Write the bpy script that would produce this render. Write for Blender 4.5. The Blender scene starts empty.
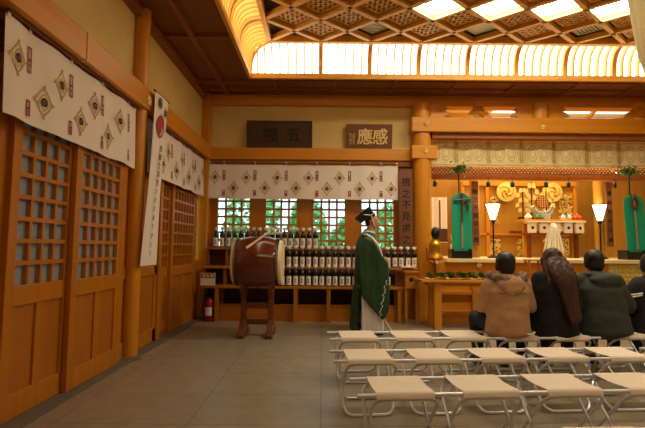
import bpy, bmesh, math, random
from mathutils import Vector, Matrix, noise
random.seed(7)
SC = bpy.context.scene
COL = SC.collection
PI = math.pi

def S(r, g, b):
    f = lambda c: (c/255/12.92) if c/255 <= .04045 else ((c/255+.055)/1.055)**2.4
    return (f(r), f(g), f(b), 1)

# ------------------------------------------------------------------ camera
cam_d = bpy.data.cameras.new('camera'); cam_d.sensor_width = 36; cam_d.lens = 24
cam_d.clip_start = .05
cam = bpy.data.objects.new('camera', cam_d); COL.objects.link(cam)
cam.location = (0, 0, 1.2)
PITCH = math.atan(33/430)
cam.rotation_mode = 'QUATERNION'
cam.rotation_quaternion = (Matrix.Rotation(PI/2+PITCH, 3, 'X') @ Matrix.Rotation(math.radians(0.5), 3, 'Z')).to_quaternion()
SC.camera = cam

# ------------------------------------------------------------------ view and world
SC.view_settings.view_transform = 'Standard'; SC.view_settings.look = 'None'
SC.view_settings.gamma = 1; SC.view_settings.use_curve_mapping = False
SC.view_settings.exposure = 0.62
W = bpy.data.worlds.new('sky'); SC.world = W; W.use_nodes = True
bgn = W.node_tree.nodes['Background']
bgn.inputs[0].default_value = (.66, .92, 1.0, 1); bgn.inputs[1].default_value = 1.75

WARM = (1.0, .70, .30)
def area(name, loc, size, energy, color, rot=(0, 0, 0)):
    l = bpy.data.lights.new(name, 'AREA'); l.shape = 'RECTANGLE'; l.size, l.size_y = size
    l.energy = energy; l.color = color
    o = bpy.data.objects.new(name, l); o.location = loc; o.rotation_euler = rot
    COL.objects.link(o); return o
# unseen area lights added to brighten the sanctuary and its front
area('sanctuary_fill_light', (3.9, 8.3, 3.55), (3.4, .5), 38, (1, .74, .36))
area('sanctuary_front_fill_light', (3.9, 7.75, 3.0), (3.4, .15), 30, (1, .78, .42), (math.radians(-25), 0, 0))

# ------------------------------------------------------------------ materials
def mat(name, col, rough=.6, metal=0, spec=.5, emit=None, estr=0, bump=None, var=None, coat=0):
    m = bpy.data.materials.new(name); m.use_nodes = True
    nt = m.node_tree; b = nt.nodes['Principled BSDF']
    b.inputs['Base Color'].default_value = col; b.inputs['Roughness'].default_value = rough
    b.inputs['Metallic'].default_value = metal; b.inputs['Specular IOR Level'].default_value = spec
    b.inputs['Coat Weight'].default_value = coat; b.inputs['Coat Roughness'].default_value = .12
    if emit:
        b.inputs['Emission Color'].default_value = emit; b.inputs['Emission Strength'].default_value = estr
    tc = nt.nodes.new('ShaderNodeTexCoord')
    if var:   # (colour 2, scale vector, detail)
        c2, sc, det = var
        mp = nt.nodes.new('ShaderNodeMapping'); mp.inputs['Scale'].default_value = sc
        nz = nt.nodes.new('ShaderNodeTexNoise'); nz.inputs['Scale'].default_value = 1; nz.inputs['Detail'].default_value = det
        cr = nt.nodes.new('ShaderNodeValToRGB')
        cr.color_ramp.elements[0].position = .3; cr.color_ramp.elements[1].position = .7
        cr.color_ramp.elements[0].color = col; cr.color_ramp.elements[1].color = c2
        nt.links.new(tc.outputs['Object'], mp.inputs[0]); nt.links.new(mp.outputs[0], nz.inputs['Vector'])
        nt.links.new(nz.outputs['Fac'], cr.inputs[0]); nt.links.new(cr.outputs[0], b.inputs['Base Color'])
    if bump:  # (scale, strength, distance)
        nz2 = nt.nodes.new('ShaderNodeTexNoise'); nz2.inputs['Scale'].default_value = bump[0]; nz2.inputs['Detail'].default_value = 5
        bp = nt.nodes.new('ShaderNodeBump'); bp.inputs['Strength'].default_value = bump[1]; bp.inputs['Distance'].default_value = bump[2]
        nt.links.new(tc.outputs['Object'], nz2.inputs['Vector'])
        nt.links.new(nz2.outputs['Fac'], bp.inputs['Height']); nt.links.new(bp.outputs[0], b.inputs['Normal'])
    return m

def wood(name, c1, c2, axis='Z', rough=.42, k=14, coat=0):
    s = {'X': (.8, k, k), 'Y': (k, .8, k), 'Z': (k, k, .8)}[axis]
    return mat(name, c1, rough, var=(c2, s, 4), bump=(30, .08, .002), coat=coat)

HC1, HC2 = S(204, 130, 18), S(214, 141, 28)
M = {}
for a in 'XYZ':
    M['wood'+a] = wood('hinoki_'+a.lower(), HC1, HC2, a)
    M['dwood'+a] = wood('door_timber_'+a.lower(), S(178, 106, 14), S(192, 118, 20), a)
    M['dark'+a] = wood('brown_timber_'+a.lower(), S(140, 80, 30), S(154, 92, 38), a, .6)
M['panel'] = wood('panel_board', S(166, 96, 14), S(180, 108, 18), 'Z', .5)
M['coffer'] = wood('coffer_board', S(70, 34, 10), S(82, 42, 14), 'X', .7)
M['coffbeam'] = wood('coffer_beam', S(220, 158, 62), S(230, 170, 74), 'X', .5)
M['plaster'] = mat('plaster', S(218, 190, 124), .85, var=(S(224, 198, 134), (3, 3, 3), 3))
M['white'] = mat('white_cloth', S(240, 228, 226), .9, bump=(60, .1, .002))
M['canvas'] = mat('seat_canvas', S(226, 208, 194), .8, bump=(90, .15, .002))
M['tube'] = mat('steel_tube', S(220, 220, 230), .32, .35)
M['gold'] = mat('gold', S(224, 170, 60), .3, 1, bump=(80, .3, .002))
M['goldp'] = mat('gold_leaf', S(234, 210, 128), .4, .3, bump=(60, .25, .003))
M['black'] = mat('black_lacquer', S(22, 18, 16), .35)
M['ink'] = mat('ink', S(28, 22, 20), .7)
M['inkgold'] = mat('pale_lettering', S(232, 198, 136), .5)
M['red'] = mat('red_paint', S(150, 24, 20), .35)
M['redp'] = mat('red_print', S(176, 62, 50), .7)
M['crimson'] = mat('crimson_weave', S(158, 70, 84), .8)
M['goldthread'] = mat('gold_thread', S(196, 164, 84), .6)
M['brownthread'] = mat('brown_thread', S(84, 44, 32), .8)
M['paper'] = mat('white_paper', S(240, 236, 230), .8)
M['glass'] = mat('bottle_glass', S(26, 13, 8), .12, coat=.4)
M['skin'] = mat('skin', S(196, 142, 108), .55, bump=(120, .08, .001))
M['hair'] = mat('black_hair', S(20, 15, 13), .45, var=(S(34, 24, 20), (60, 60, 6), 3), bump=(90, .5, .004))
M['hairbr'] = mat('brown_hair', S(54, 27, 18), .5, var=(S(80, 42, 26), (70, 70, 5), 3), bump=(90, .5, .004))
M['green'] = mat('green_silk', S(26, 62, 28), .62, var=(S(34, 74, 34), (40, 40, 40), 3), bump=(26, .25, .006))
M['lilac'] = mat('white_hakama', S(228, 222, 238), .8, bump=(20, .2, .006))
M['teal'] = mat('teal_silk', S(0, 150, 118), .6, var=(S(10, 164, 130), (30, 30, 30), 3))
M['leaf'] = mat('leaf_green', S(52, 104, 40), .4, var=(S(110, 150, 70), (20, 20, 20), 2))
M['leafout'] = mat('garden_leaf', S(70, 170, 110), .6, var=(S(170, 220, 140), (6, 6, 6), 3))
M['tan'] = mat('tan_coat', S(196, 150, 110), .8, var=(S(184, 140, 100), (9, 9, 9), 3), bump=(22, .35, .01))
M['fur'] = mat('grey_fur', S(158, 134, 112), .95, var=(S(84, 68, 56), (50, 50, 50), 3), bump=(80, .9, .01))
M['cblack'] = mat('black_coat', S(22, 20, 22), .85, bump=(18, .3, .01))
M['olive'] = mat('olive_jacket', S(48, 56, 50), .7, bump=(20, .4, .01))
M['denim'] = mat('dark_trousers', S(30, 30, 40), .85)
M['drum'] = mat('drum_lacquer', S(112, 44, 16), .22, var=(S(90, 32, 12), (1.5, 14, 14), 4), coat=.6)
M['drumwood'] = wood('drum_stand_wood', S(104, 50, 26), S(120, 60, 30), 'Z', .35)
M['hide'] = mat('drum_hide', S(232, 212, 170), .6)
M['plaque'] = wood('plaque_dark', S(62, 38, 20), S(72, 46, 24), 'X', .55)
M['plaque2'] = wood('plaque_brown', S(104, 60, 30), S(118, 70, 36), 'X', .55)
M['sill'] = mat('grey_sill', S(104, 94, 84), .6)
M['brocade'] = mat('gold_brocade', S(236, 218, 172), .75, var=(S(226, 206, 156), (9, 9, 9), 3))
M['brocade2'] = mat('gold_brocade_figure', S(206, 176, 116), .6)
M['altarwall'] = wood('altar_board', S(176, 122, 40), S(190, 136, 50), 'Z', .4)
M['mirrorred'] = mat('dark_red_lattice', S(96, 36, 22), .4)
M['silver'] = mat('silver_wave', S(176, 176, 168), .4, .6)
M['fruit'] = mat('orange_fruit', S(214, 92, 24), .5)
M['bluewhite'] = mat('pale_jar', S(190, 206, 222), .3)
M['purple'] = mat('violet_board', S(120, 72, 84), .6, var=(S(104, 60, 76), (4, 4, 4), 2))
M['boardbr'] = wood('name_board', S(116, 66, 42), S(130, 76, 50), 'Z', .5)
M['ceilpale'] = mat('pale_ceiling', S(224, 222, 206), .7)
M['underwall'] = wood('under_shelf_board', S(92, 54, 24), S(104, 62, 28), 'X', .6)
M['earth'] = mat('garden_ground', S(112, 120, 80), .9)
M['vent'] = mat('vent_metal', S(176, 172, 130), .5)

def emission(name, col, st):
    m = bpy.data.materials.new(name); m.use_nodes = True
    nt = m.node_tree; nt.nodes.clear()
    e = nt.nodes.new('ShaderNodeEmission'); e.inputs[0].default_value = col; e.inputs[1].default_value = st
    o = nt.nodes.new('ShaderNodeOutputMaterial'); nt.links.new(e.outputs[0], o.inputs[0]); return m
M['cove'] = emission('cove_paper_lit', (1, .91, .60, 1), 3.3)
M['lit'] = emission('ceiling_panel_lit', (1, .93, .64, 1), 33.0)
M['lamp'] = emission('lantern_paper_lit', (1, .80, .42, 1), 2.4)

def glass_pane():
    m = bpy.data.materials.new('window_glass'); m.use_nodes = True
    nt = m.node_tree; nt.nodes.clear()
    t = nt.nodes.new('ShaderNodeBsdfTransparent'); t.inputs[0].default_value = (.93, .97, .96, 1)
    g = nt.nodes.new('ShaderNodeBsdfGlossy'); g.inputs[1].default_value = .05
    x = nt.nodes.new('ShaderNodeMixShader'); x.inputs[0].default_value = .05
    o = nt.nodes.new('ShaderNodeOutputMaterial')
    nt.links.new(t.outputs[0], x.inputs[1]); nt.links.new(g.outputs[0], x.inputs[2]); nt.links.new(x.outputs[0], o.inputs[0])
    return m
M['pane'] = glass_pane()
def frosted(name, c, tr):
    m = bpy.data.materials.new(name); m.use_nodes = True
    nt = m.node_tree; nt.nodes.clear()
    t = nt.nodes.new('ShaderNodeBsdfTranslucent'); t.inputs[0].default_value = c
    g = nt.nodes.new('ShaderNodeBsdfDiffuse'); g.inputs[0].default_value = c
    x = nt.nodes.new('ShaderNodeMixShader'); x.inputs[0].default_value = tr
    o = nt.nodes.new('ShaderNodeOutputMaterial')
    nt.links.new(g.outputs[0], x.inputs[1]); nt.links.new(t.outputs[0], x.inputs[2]); nt.links.new(x.outputs[0], o.inputs[0])
    return m
M['frost'] = frosted('frosted_glass', S(158, 166, 178), .14)
M['soffit'] = wood('soffit_board', S(124, 74, 28), S(136, 84, 34), 'Y', .6)
M['added_daylight'] = frosted('added_daylight_paper', S(240, 244, 240), .85)
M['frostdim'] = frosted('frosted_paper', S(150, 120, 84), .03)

def floor_mat():
    m = mat('floor_tile', S(142, 128, 110), .36, var=(S(156, 142, 122), (7, 7, 7), 6), bump=(120, .12, .002))
    nt = m.node_tree; b = nt.nodes['Principled BSDF']
    src = b.inputs['Base Color'].links[0].from_socket
    tc = nt.nodes.new('ShaderNodeTexCoord')
    br = nt.nodes.new('ShaderNodeTexBrick'); br.offset = .0; br.inputs['Scale'].default_value = 1
    br.inputs['Brick Width'].default_value = .9; br.inputs['Row Height'].default_value = .6
    br.inputs['Mortar Size'].default_value = .006
    br.inputs['Color1'].default_value = (1, 1, 1, 1); br.inputs['Color2'].default_value = (.9, .9, .9, 1); br.inputs['Mortar'].default_value = (.62, .58, .52, 1)
    mx = nt.nodes.new('ShaderNodeMix'); mx.data_type = 'RGBA'; mx.blend_type = 'MULTIPLY'; mx.inputs[0].default_value = 1
    nt.links.new(tc.outputs['Object'], br.inputs['Vector'])
    nt.links.new(src, mx.inputs[6]); nt.links.new(br.outputs[0], mx.inputs[7]); nt.links.new(mx.outputs[2], b.inputs['Base Color'])
    return m
M['floor'] = floor_mat()

# ------------------------------------------------------------------ mesh helpers
class MB:
    def __init__(s): s.v = []; s.f = []; s.mi = []; s.m = 0
    def add(s, vs, fs):
        n = len(s.v); s.v += [tuple(v) for v in vs]
        for f in fs: s.f.append([i+n for i in f]); s.mi.append(s.m)
        return s
    def box(s, x0, x1, y0, y1, z0, z1):
        v = [(x, y, z) for z in (z0, z1) for y in (y0, y1) for x in (x0, x1)]
        return s.add(v, [(0, 2, 3, 1), (4, 5, 7, 6), (0, 1, 5, 4), (2, 6, 7, 3), (0, 4, 6, 2), (1, 3, 7, 5)])
    def bar(s, p0, p1, w, h, up=(0, 0, 1)):
        p0, p1 = Vector(p0), Vector(p1); d = (p1-p0).normalized(); u = Vector(up)
        a = d.cross(u).normalized(); b = a.cross(d)
        v = []
        for p in (p0, p1):
            for i, j in ((-1, -1), (1, -1), (1, 1), (-1, 1)): v.append(p+a*i*w/2+b*j*h/2)
        return s.add(v, [(3, 2, 1, 0), (4, 5, 6, 7), (0, 1, 5, 4), (1, 2, 6, 5), (2, 3, 7, 6), (3, 0, 4, 7)])
    def tube(s, pts, r, n=10, closed=False):
        pts = [Vector(p) for p in pts]; N = len(pts)
        rs = r if isinstance(r, (list, tuple)) else [r]*N
        vs = []; prev = None
        for i, p in enumerate(pts):
            if closed: t = (pts[(i+1) % N]-pts[i-1])
            else: t = pts[min(i+1, N-1)]-pts[max(i-1, 0)]
            t = t.normalized()
            if prev is None:
                ref = Vector((0, 0, 1)) if abs(t.z) < .9 else Vector((1, 0, 0)); a = t.cross(ref).normalized()
            else: a = (prev-t*prev.dot(t)).normalized()
            prev = a; b = t.cross(a)
            for k in range(n):
                w = 2*PI*k/n; vs.append(p+(a*math.cos(w)+b*math.sin(w))*rs[i])
        fs = []
        for i in range(N if closed else N-1):
            j = (i+1) % N
            for k in range(n): fs.append((i*n+k, i*n+(k+1) % n, j*n+(k+1) % n, j*n+k))
        if not closed: fs.append(tuple(range(n))[::-1]); fs.append(tuple((N-1)*n+k for k in range(n)))
        return s.add(vs, fs)
    def lathe(s, prof, c=(0, 0, 0), n=20, axis='Z', sx=1, sy=1):
        vs = []
        for r, h in prof:
            for k in range(n):
                w = 2*PI*k/n; a, b = r*math.cos(w)*sx, r*math.sin(w)*sy
                p = {'Z': (a, b, h), 'X': (h, a, b), 'Y': (a, h, b)}[axis]
                vs.append((p[0]+c[0], p[1]+c[1], p[2]+c[2]))
        fs = []
        for i in range(len(prof)-1):
            for k in range(n): fs.append((i*n+k, i*n+(k+1) % n, (i+1)*n+(k+1) % n, (i+1)*n+k))
        fs.append(tuple(range(n))[::-1]); fs.append(tuple((len(prof)-1)*n+k for k in range(n)))
        return s.add(vs, fs)
    def ell(s, c, r, n=16, m=10, rot=None):
        vs = []; c = Vector(c)
        for i in range(m+1):
            t = PI*i/m
            for k in range(n):
                w = 2*PI*k/n
                p = Vector((r[0]*math.sin(t)*math.cos(w), r[1]*math.sin(t)*math.sin(w), r[2]*math.cos(t)))
                if rot: p = rot @ p
                vs.append(c+p)
        fs = [(i*n+k, (i+1)*n+k, (i+1)*n+(k+1) % n, i*n+(k+1) % n) for i in range(m) for k in range(n)]
        return s.add(vs, fs)
    def cap(s, p0, p1, r0, r1, n=12):          # tapered capsule
        p0, p1 = Vector(p0), Vector(p1); d = (p1-p0).normalized()
        pts = []; rs = []
        for a in (-.98, -.7, -.35): pts.append(p0+d*a*r0); rs.append(r0*math.sqrt(1-a*a))
        for t in (0, .5, 1): pts.append(p0.lerp(p1, t)); rs.append(r0+(r1-r0)*t)
        for a in (.35, .7, .98): pts.append(p1+d*a*r1); rs.append(r1*math.sqrt(1-a*a))
        return s.tube(pts, rs, n)
    def prism(s, poly, t0, t1, plane='XZ'):
        f = {'XZ': lambda a, b, t: (a, t, b), 'YZ': lambda a, b, t: (t, a, b), 'XY': lambda a, b, t: (a, b, t)}[plane]
        n = len(poly); vs = [f(a, b, t0) for a, b in poly]+[f(a, b, t1) for a, b in poly]
        fs = [tuple(range(n)), tuple(range(n, 2*n))[::-1]]+[(i, (i+1) % n, n+(i+1) % n, n+i) for i in range(n)]
        return s.add(vs, fs)
    def surf(s, fn, nu, nv, th=0):
        g = [[Vector(fn(i/nu, j/nv)) for j in range(nv+1)] for i in range(nu+1)]
        vs = [p for row in g for p in row]; w = nv+1
        fs = [(i*w+j, (i+1)*w+j, (i+1)*w+j+1, i*w+j+1) for i in range(nu) for j in range(nv)]
        if th:
            N = len(vs); back = []
            for i in range(nu+1):
                for j in range(w):
                    a = g[min(i+1, nu)][j]-g[max(i-1, 0)][j]; b = g[i][min(j+1, nv)]-g[i][max(j-1, 0)]
                    back.append(g[i][j]+a.cross(b).normalized()*th)
            vs += back; fs += [tuple(k+N for k in f)[::-1] for f in fs]
            for i in range(nu):
                for j in (0, nv): fs.append((i*w+j, (i+1)*w+j, N+(i+1)*w+j, N+i*w+j))
            for j in range(nv):
                for i in (0, nu): fs.append((i*w+j, i*w+j+1, N+i*w+j+1, N+i*w+j))
        return s.add(vs, fs)
    def build(s, name, mats, parent=None, smooth=False, bevel=0, wl=None):
        me = bpy.data.meshes.new(name)
        off = Vector(wl) if wl is not None else (WL.get(parent.name, Vector()) if parent else Vector())
        me.from_pydata([tuple(Vector(v)-off) for v in s.v], [], s.f)
        if not isinstance(mats, (list, tuple)): mats = [mats]
        for m in mats: me.materials.append(M[m] if isinstance(m, str) else m)
        for p, i in zip(me.polygons, s.mi): p.material_index = i
        bm = bmesh.new(); bm.from_mesh(me); bmesh.ops.recalc_face_normals(bm, faces=bm.faces); bm.to_mesh(me); bm.free()
        if smooth:
            for p in me.polygons: p.use_smooth = True
            me.set_sharp_from_angle(angle=math.radians(smooth if smooth is not True else 40))
        o = bpy.data.objects.new(name, me); COL.objects.link(o)
        if parent: o.parent = parent; WL[o.name] = off
        elif wl is not None: o.location = wl; WL[o.name] = Vector(wl)
        if bevel:
            b = o.modifiers.new('bevel', 'BEVEL'); b.width = bevel; b.segments = 2; b.limit_method = 'ANGLE'
        return o
WL = {}
def thing(name, label, cat, loc=(0, 0, 0), group=None):
    o = bpy.data.objects.new(name, None); COL.objects.link(o); o.location = loc; o.empty_display_size = .1
    o['label'] = label; o['category'] = cat
    if group: o['group'] = group
    WL[o.name] = Vector(loc); return o
def tag(o, label, cat, group=None, kind=None):
    o['label'] = label; o['category'] = cat
    if group: o['group'] = group
    if kind: o['kind'] = kind
    return o
def struct(o): o['kind'] = 'structure'; return o
def copy_tree(o, parent=None):
    c = o.copy(); COL.objects.link(c)
    if parent: c.parent = parent
    for ch in o.children: copy_tree(ch, c)
    return c

def bake(mb, name, mats, parent, voxel=.012, smooth_it=6, disp=None, cut=None):
    """one continuous skin grown over overlapping solids"""
    me = bpy.data.meshes.new('t'); off = WL.get(parent.name, Vector()) if parent else Vector()
    me.from_pydata([tuple(Vector(v)-off) for v in mb.v], [], mb.f)
    bm = bmesh.new(); bm.from_mesh(me); bmesh.ops.recalc_face_normals(bm, faces=bm.faces); bm.to_mesh(me); bm.free()
    o = bpy.data.objects.new('t', me); COL.objects.link(o)
    r = o.modifiers.new('r', 'REMESH'); r.mode = 'VOXEL'; r.voxel_size = voxel
    if smooth_it:
        q = o.modifiers.new('s', 'SMOOTH'); q.iterations = smooth_it; q.factor = .5
    dg = bpy.context.evaluated_depsgraph_get()
    m2 = bpy.data.meshes.new_from_object(o.evaluated_get(dg), depsgraph=dg)
    bpy.data.objects.remove(o); bpy.data.meshes.remove(me)
    m2.name = name
    if disp:
        amp, sc = disp; nrm = [v.normal.copy() for v in m2.vertices]
        for v, n in zip(m2.vertices, nrm):
            p = v.co; q = Vector((p.x*sc[0], p.y*sc[1], p.z*sc[2]))
            v.co = p+n*amp*(noise.noise(q)+.5*noise.noise(q*2.1))
    m2.materials.clear()
    m2.materials.append(M[mats])
    for p in m2.polygons: p.use_smooth = True; p.material_index = 0
    o = bpy.data.objects.new(name, m2); COL.objects.link(o)
    if parent: o.parent = parent; WL[o.name] = off
    return o

_gl = {}
def glyph(ch):
    if ch not in _gl:
        c = bpy.data.curves.new('g', 'FONT'); c.body = ch; c.size = 1; c.resolution_u = 2
        o = bpy.data.objects.new('g', c); COL.objects.link(o)
        dg = bpy.context.evaluated_depsgraph_get(); dg.update()
        m = bpy.data.meshes.new_from_object(o.evaluated_get(dg), depsgraph=dg)
        vs = [v.co.copy() for v in m.vertices]; fs = [tuple(p.vertices) for p in m.polygons]
        if vs:
            cx = (min(v.x for v in vs)+max(v.x for v in vs))/2; cy = (min(v.y for v in vs)+max(v.y for v in vs))/2
            vs = [(v.x-cx, v.y-cy) for v in vs]
        _gl[ch] = (vs, fs); bpy.data.objects.remove(o); bpy.data.curves.remove(c); bpy.data.meshes.remove(m)
    return _gl[ch]
def write(mb, ch, c, size, right=(1, 0, 0), up=(0, 0, 1), sx=1, bold=0):
    vs, fs = glyph(ch); c, right, up = Vector(c), Vector(right), Vector(up)
    offs = [(0, 0)] if not bold else [(0, 0), (bold, 0), (0, bold), (bold, bold)]
    nrm = right.cross(up)
    for k, (ox, oy) in enumerate(offs):
        mb.add([c+right*((v[0]+ox)*size*sx)+up*((v[1]+oy)*size)+nrm*(.0002*k) for v in vs], fs)

# ================================================================== THE HALL
XL = -2.10; YB = 7.45; XR = 7.4; YF = -1.6; SOF = 3.85; TOP = 4.30
b = MB(); b.box(XL-.1, XR, YF, YB+.1, -.1, 0); struct(b.build('floor', 'floor'))
b = MB(); b.box(-9, 1.7, 7.75, 16, -.2, -.12); b.box(-8, -2.6, -4, 7.8, -.2, -.12); o = struct(b.build('garden_ground', 'earth'))

# ---- left wall: plaster above the lintel, posts, beams
wl = MB(); wl.box(XL-.12, XL, YF, YB+.3, 2.9, 4.0); wl.box(XL-.12, XL, 7.03, 7.25, .95, 2.9)
WALL_L = struct(wl.build('wall_left', 'plaster'))
b = MB(); b.box(XL-.10, XL+.16, YF, YB, 2.70, 2.93); b.build('lintel_beam', 'woodY', WALL_L, bevel=.006)
b = MB(); b.box(XL+.10, XL+.166, 3.405, 3.425, 2.695, 2.935); b.build('joint_plate', 'coffbeam', WALL_L)
b = MB(); b.box(XL-.10, XL+.045, YF, YB, 2.64, 2.70); b.build('door_head_rail', 'darkY', WALL_L)
b = MB(); b.box(XL-.06, XL+.08, YF, YB, 3.74, SOF); b.build('wall_plate', 'darkY', WALL_L, bevel=.005)
b = MB(); b.box(XL-.08, XL+.14, YF, 7.28, 0, .018); b.build('door_sill', 'sill', WALL_L, bevel=.004)
b = MB(); b.box(XL-.03, XL+.02, 7.03, 7.28, .02, .95); b.box(XL-.03, XL+.035, 7.0, 7.05, .02, 2.64); b.box(XL-.03, XL+.03, 7.03, 7.28, .9, .97)
b.build('wainscot', 'dwoodZ', WALL_L, bevel=.004)
def crest(c, nrm, parent, r=.042):
    b = MB(); c = Vector(c); n = Vector(nrm); a = n.cross(Vector((0, 0, 1))).normalized(); u = Vector((0, 0, 1))
    rot = Matrix((a, u, n)).transposed()
    for k in range(6):
        w = PI*k/3; b.ell(c+(a*math.cos(w)+u*math.sin(w))*r*.72, (r*.42, r*.42, .014), 10, 6, rot)
    b.ell(c, (r*.4, r*.4, .024), 12, 6, rot)
    return b.build('crest_fitting', 'goldp', parent, smooth=True)
def round_post(name, x, y, z0, z1, r, parent, stone=False):
    b = MB(); b.lathe([(r, z0), (r, z1)], (x, y, 0), 28)
    o = b.build(name, 'woodZ', parent, smooth=30)
    if stone:
        b = MB(); b.lathe([(r+.05, 0), (r+.05, .02), (r+.02, .035)], (x, y, 0), 28); b.build('plinth', 'sill', parent, smooth=30)
    return o
round_post('round_post', XL+.05, 4.68, .0, SOF, .087, WALL_L, True)
b = MB(); b.box(XL-.08, XL+.06, 4.36, 4.46, .02, 2.66); b.box(XL-.08, XL+.04, 5.46, 5.56, .02, 2.66); b.build('door_post', 'dwoodZ', WALL_L, bevel=.005)
for (y0, y1) in ((4.46, 4.68), (4.68, 5.46)):
    b = MB(); b.box(XL-.05, XL+.0, y0, y1, .02, 2.66); b.build('fixed_panel', 'panel', WALL_L)
    b = MB(); w = (y1-y0)
    for z0, z1 in ((.02, .18), (.84, .95), (2.5, 2.66)): b.box(XL-.04, XL+.02, y0, y1, z0, z1)
    if w > .3:
        b.box(XL-.04, XL+.02, y0, y0+.08, .02, 2.66); b.box(XL-.04, XL+.02, y1-.08, y1, .02, 2.66)
    b.build('panel_rail', 'dwoodZ', WALL_L, bevel=.004)
crest((XL+.168, 4.66, 2.80), (1, 0, 0), WALL_L, .055)

# ---- sliding lattice doors
def lattice_door(n, y0, y1, x, nc, pane='frost', zt=2.64):
    root = bpy.data.objects.new('door_%d' % n, None); COL.objects.link(root); root.location = (x, (y0+y1)/2, 0); root['kind'] = 'structure'
    WL[root.name] = Vector((x, (y0+y1)/2, 0)); st = .085; d = .022
    b = MB(); b.box(x-d, x+d, y0, y0+st, .02, zt); b.box(x-d, x+d, y1-st, y1, .02, zt)
    for z0, z1 in ((.02, .185), (.775, .915), (zt-.12, zt)): b.box(x-d, x+d, y0+st, y1-st, z0, z1)
    b.box(x-d, x+d, (y0+y1)/2-.035, (y0+y1)/2+.035, .185, .775)
    b.build('door_frame', 'dwoodZ', root, bevel=.004)
    b = MB(); a0, a1 = y0+st, y1-st
    for k in range(1, nc): yy = a0+(a1-a0)*k/nc; b.box(x-.015, x+.017, yy-.012, yy+.012, .915, zt-.12)
    z = .915+.155
    while z < zt-.14: b.box(x-.014, x+.016, a0, a1, z-.016, z+.016); z += .155
    b.build('lattice', 'dwoodY', root)
    b = MB(); b.box(x-.022, x-.018, a0, a1, .915, zt-.12); b.build('pane', pane, root)
    for p0, p1 in ((y0+st, (y0+y1)/2-.035), ((y0+y1)/2+.035, y1-st)):
        b = MB(); b.box(x-.012, x+.004, p0, p1, .185, .775); b.build('lower_panel', 'panel', root)
lattice_door(1, .9, 1.95, XL-.04, 5); lattice_door(2, 1.9, 2.88, XL-.06, 5)
lattice_door(3, 2.87, 3.60, XL-.015, 4); lattice_door(4, 3.54, 4.38, XL+.035, 5)
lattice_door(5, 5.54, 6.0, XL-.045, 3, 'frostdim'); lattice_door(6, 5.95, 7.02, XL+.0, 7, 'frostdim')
b = MB(); b.box(XL-.14, XL-.11, YF, 7.5, 0, .06); b.box(XL-.14, XL-.11, YF, 7.5, 2.5, 2.8); b.build('outer_rail', 'dwoodY', WALL_L)
b = MB(); b.box(XL-.14, XL-.02, YF, .92, 0, 2.7); b.build('fixed_panel', 'panel', WALL_L)

# ---- back wall with plaster band, beams and lattice windows
wb = MB(); wb.box(XL-.1, 1.62, YB-.02, YB+.12, 2.8, 4.0)
WALL_B = struct(wb.build('wall_back', 'plaster'))
b = MB(); b.box(XL, 1.62, 7.33, YB+.1, 2.70, 2.905); b.build('lintel_beam', 'woodX', WALL_B, bevel=.006)
b = MB(); b.box(XL, 1.62, 7.36, YB+.1, 2.60, 2.70); b.build('window_head_rail', 'darkX', WALL_B)
b = MB(); b.box(XL, XR, 7.33, YB+.1, 3.665, SOF); b.build('wall_plate', 'woodX', WALL_B, bevel=.005)
b = MB(); b.box(-2.125, -1.96, 7.28, YB+.05, 0, SOF); b.build('corner_post', 'woodZ', WALL_B, bevel=.008)
for xx in (-1.19, -.42, .40, 1.05):     # faint joints in the plaster boards
    b = MB(); b.box(xx-.002, xx+.002, YB-.022, YB-.019, 2.905, 3.67); b.build('board_joint', S and 'coffbeam', WALL_B)
GRP = [(-1.86, -1.24), (-1.02, -.42), (-.19, .42), (.65, 1.27)]
b = MB(); e = [-1.97]+[v for g in GRP for v in g]+[1.36]
for k in range(0, len(e), 2): b.box(e[k], e[k+1], 7.48, 7.56, 1.15, 2.66)
b.build('wooden_wall', 'dwoodZ', WALL_B, bevel=.004)
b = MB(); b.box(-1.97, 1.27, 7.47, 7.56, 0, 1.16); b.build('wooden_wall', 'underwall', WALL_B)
b = MB(); b.box(1.28, 1.62, 7.44, 7.56, 0, 2.66); b.build('wooden_wall', 'woodZ', WALL_B)
for n, (x0, x1) in enumerate(GRP, 1):
    root = bpy.data.objects.new('window_%d' % n, None); COL.objects.link(root); root.location = (x0, 7.52, 1.16); root['kind'] = 'structure'; WL[root.name] = Vector((x0, 7.52, 1.16))
    b = MB(); b.box(x0, x0+.035, 7.47, 7.53, 1.16, 2.62); b.box(x1-.035, x1, 7.47, 7.53, 1.16, 2.62); b.box(x0, x1, 7.47, 7.53, 1.16, 1.20); b.build('window_frame', 'dwoodZ', root, bevel=.003)
    b = MB()
    for k in range(1, 4): xx = x0+.035+(x1-x0-.07)*k/4; b.box(xx-.018, xx+.018, 7.475, 7.505, 1.17, 2.62)
    z = 1.306
    while z < 2.6: b.box(x0+.03, x1-.03, 7.477, 7.503, z-.017, z+.017); z += .136
    b.build('lattice', 'dwoodX', root)
    b = MB(); b.box(x0, x1, 7.515, 7.519, 1.16, 2.64); b.build('pane', 'pane', root)

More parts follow.
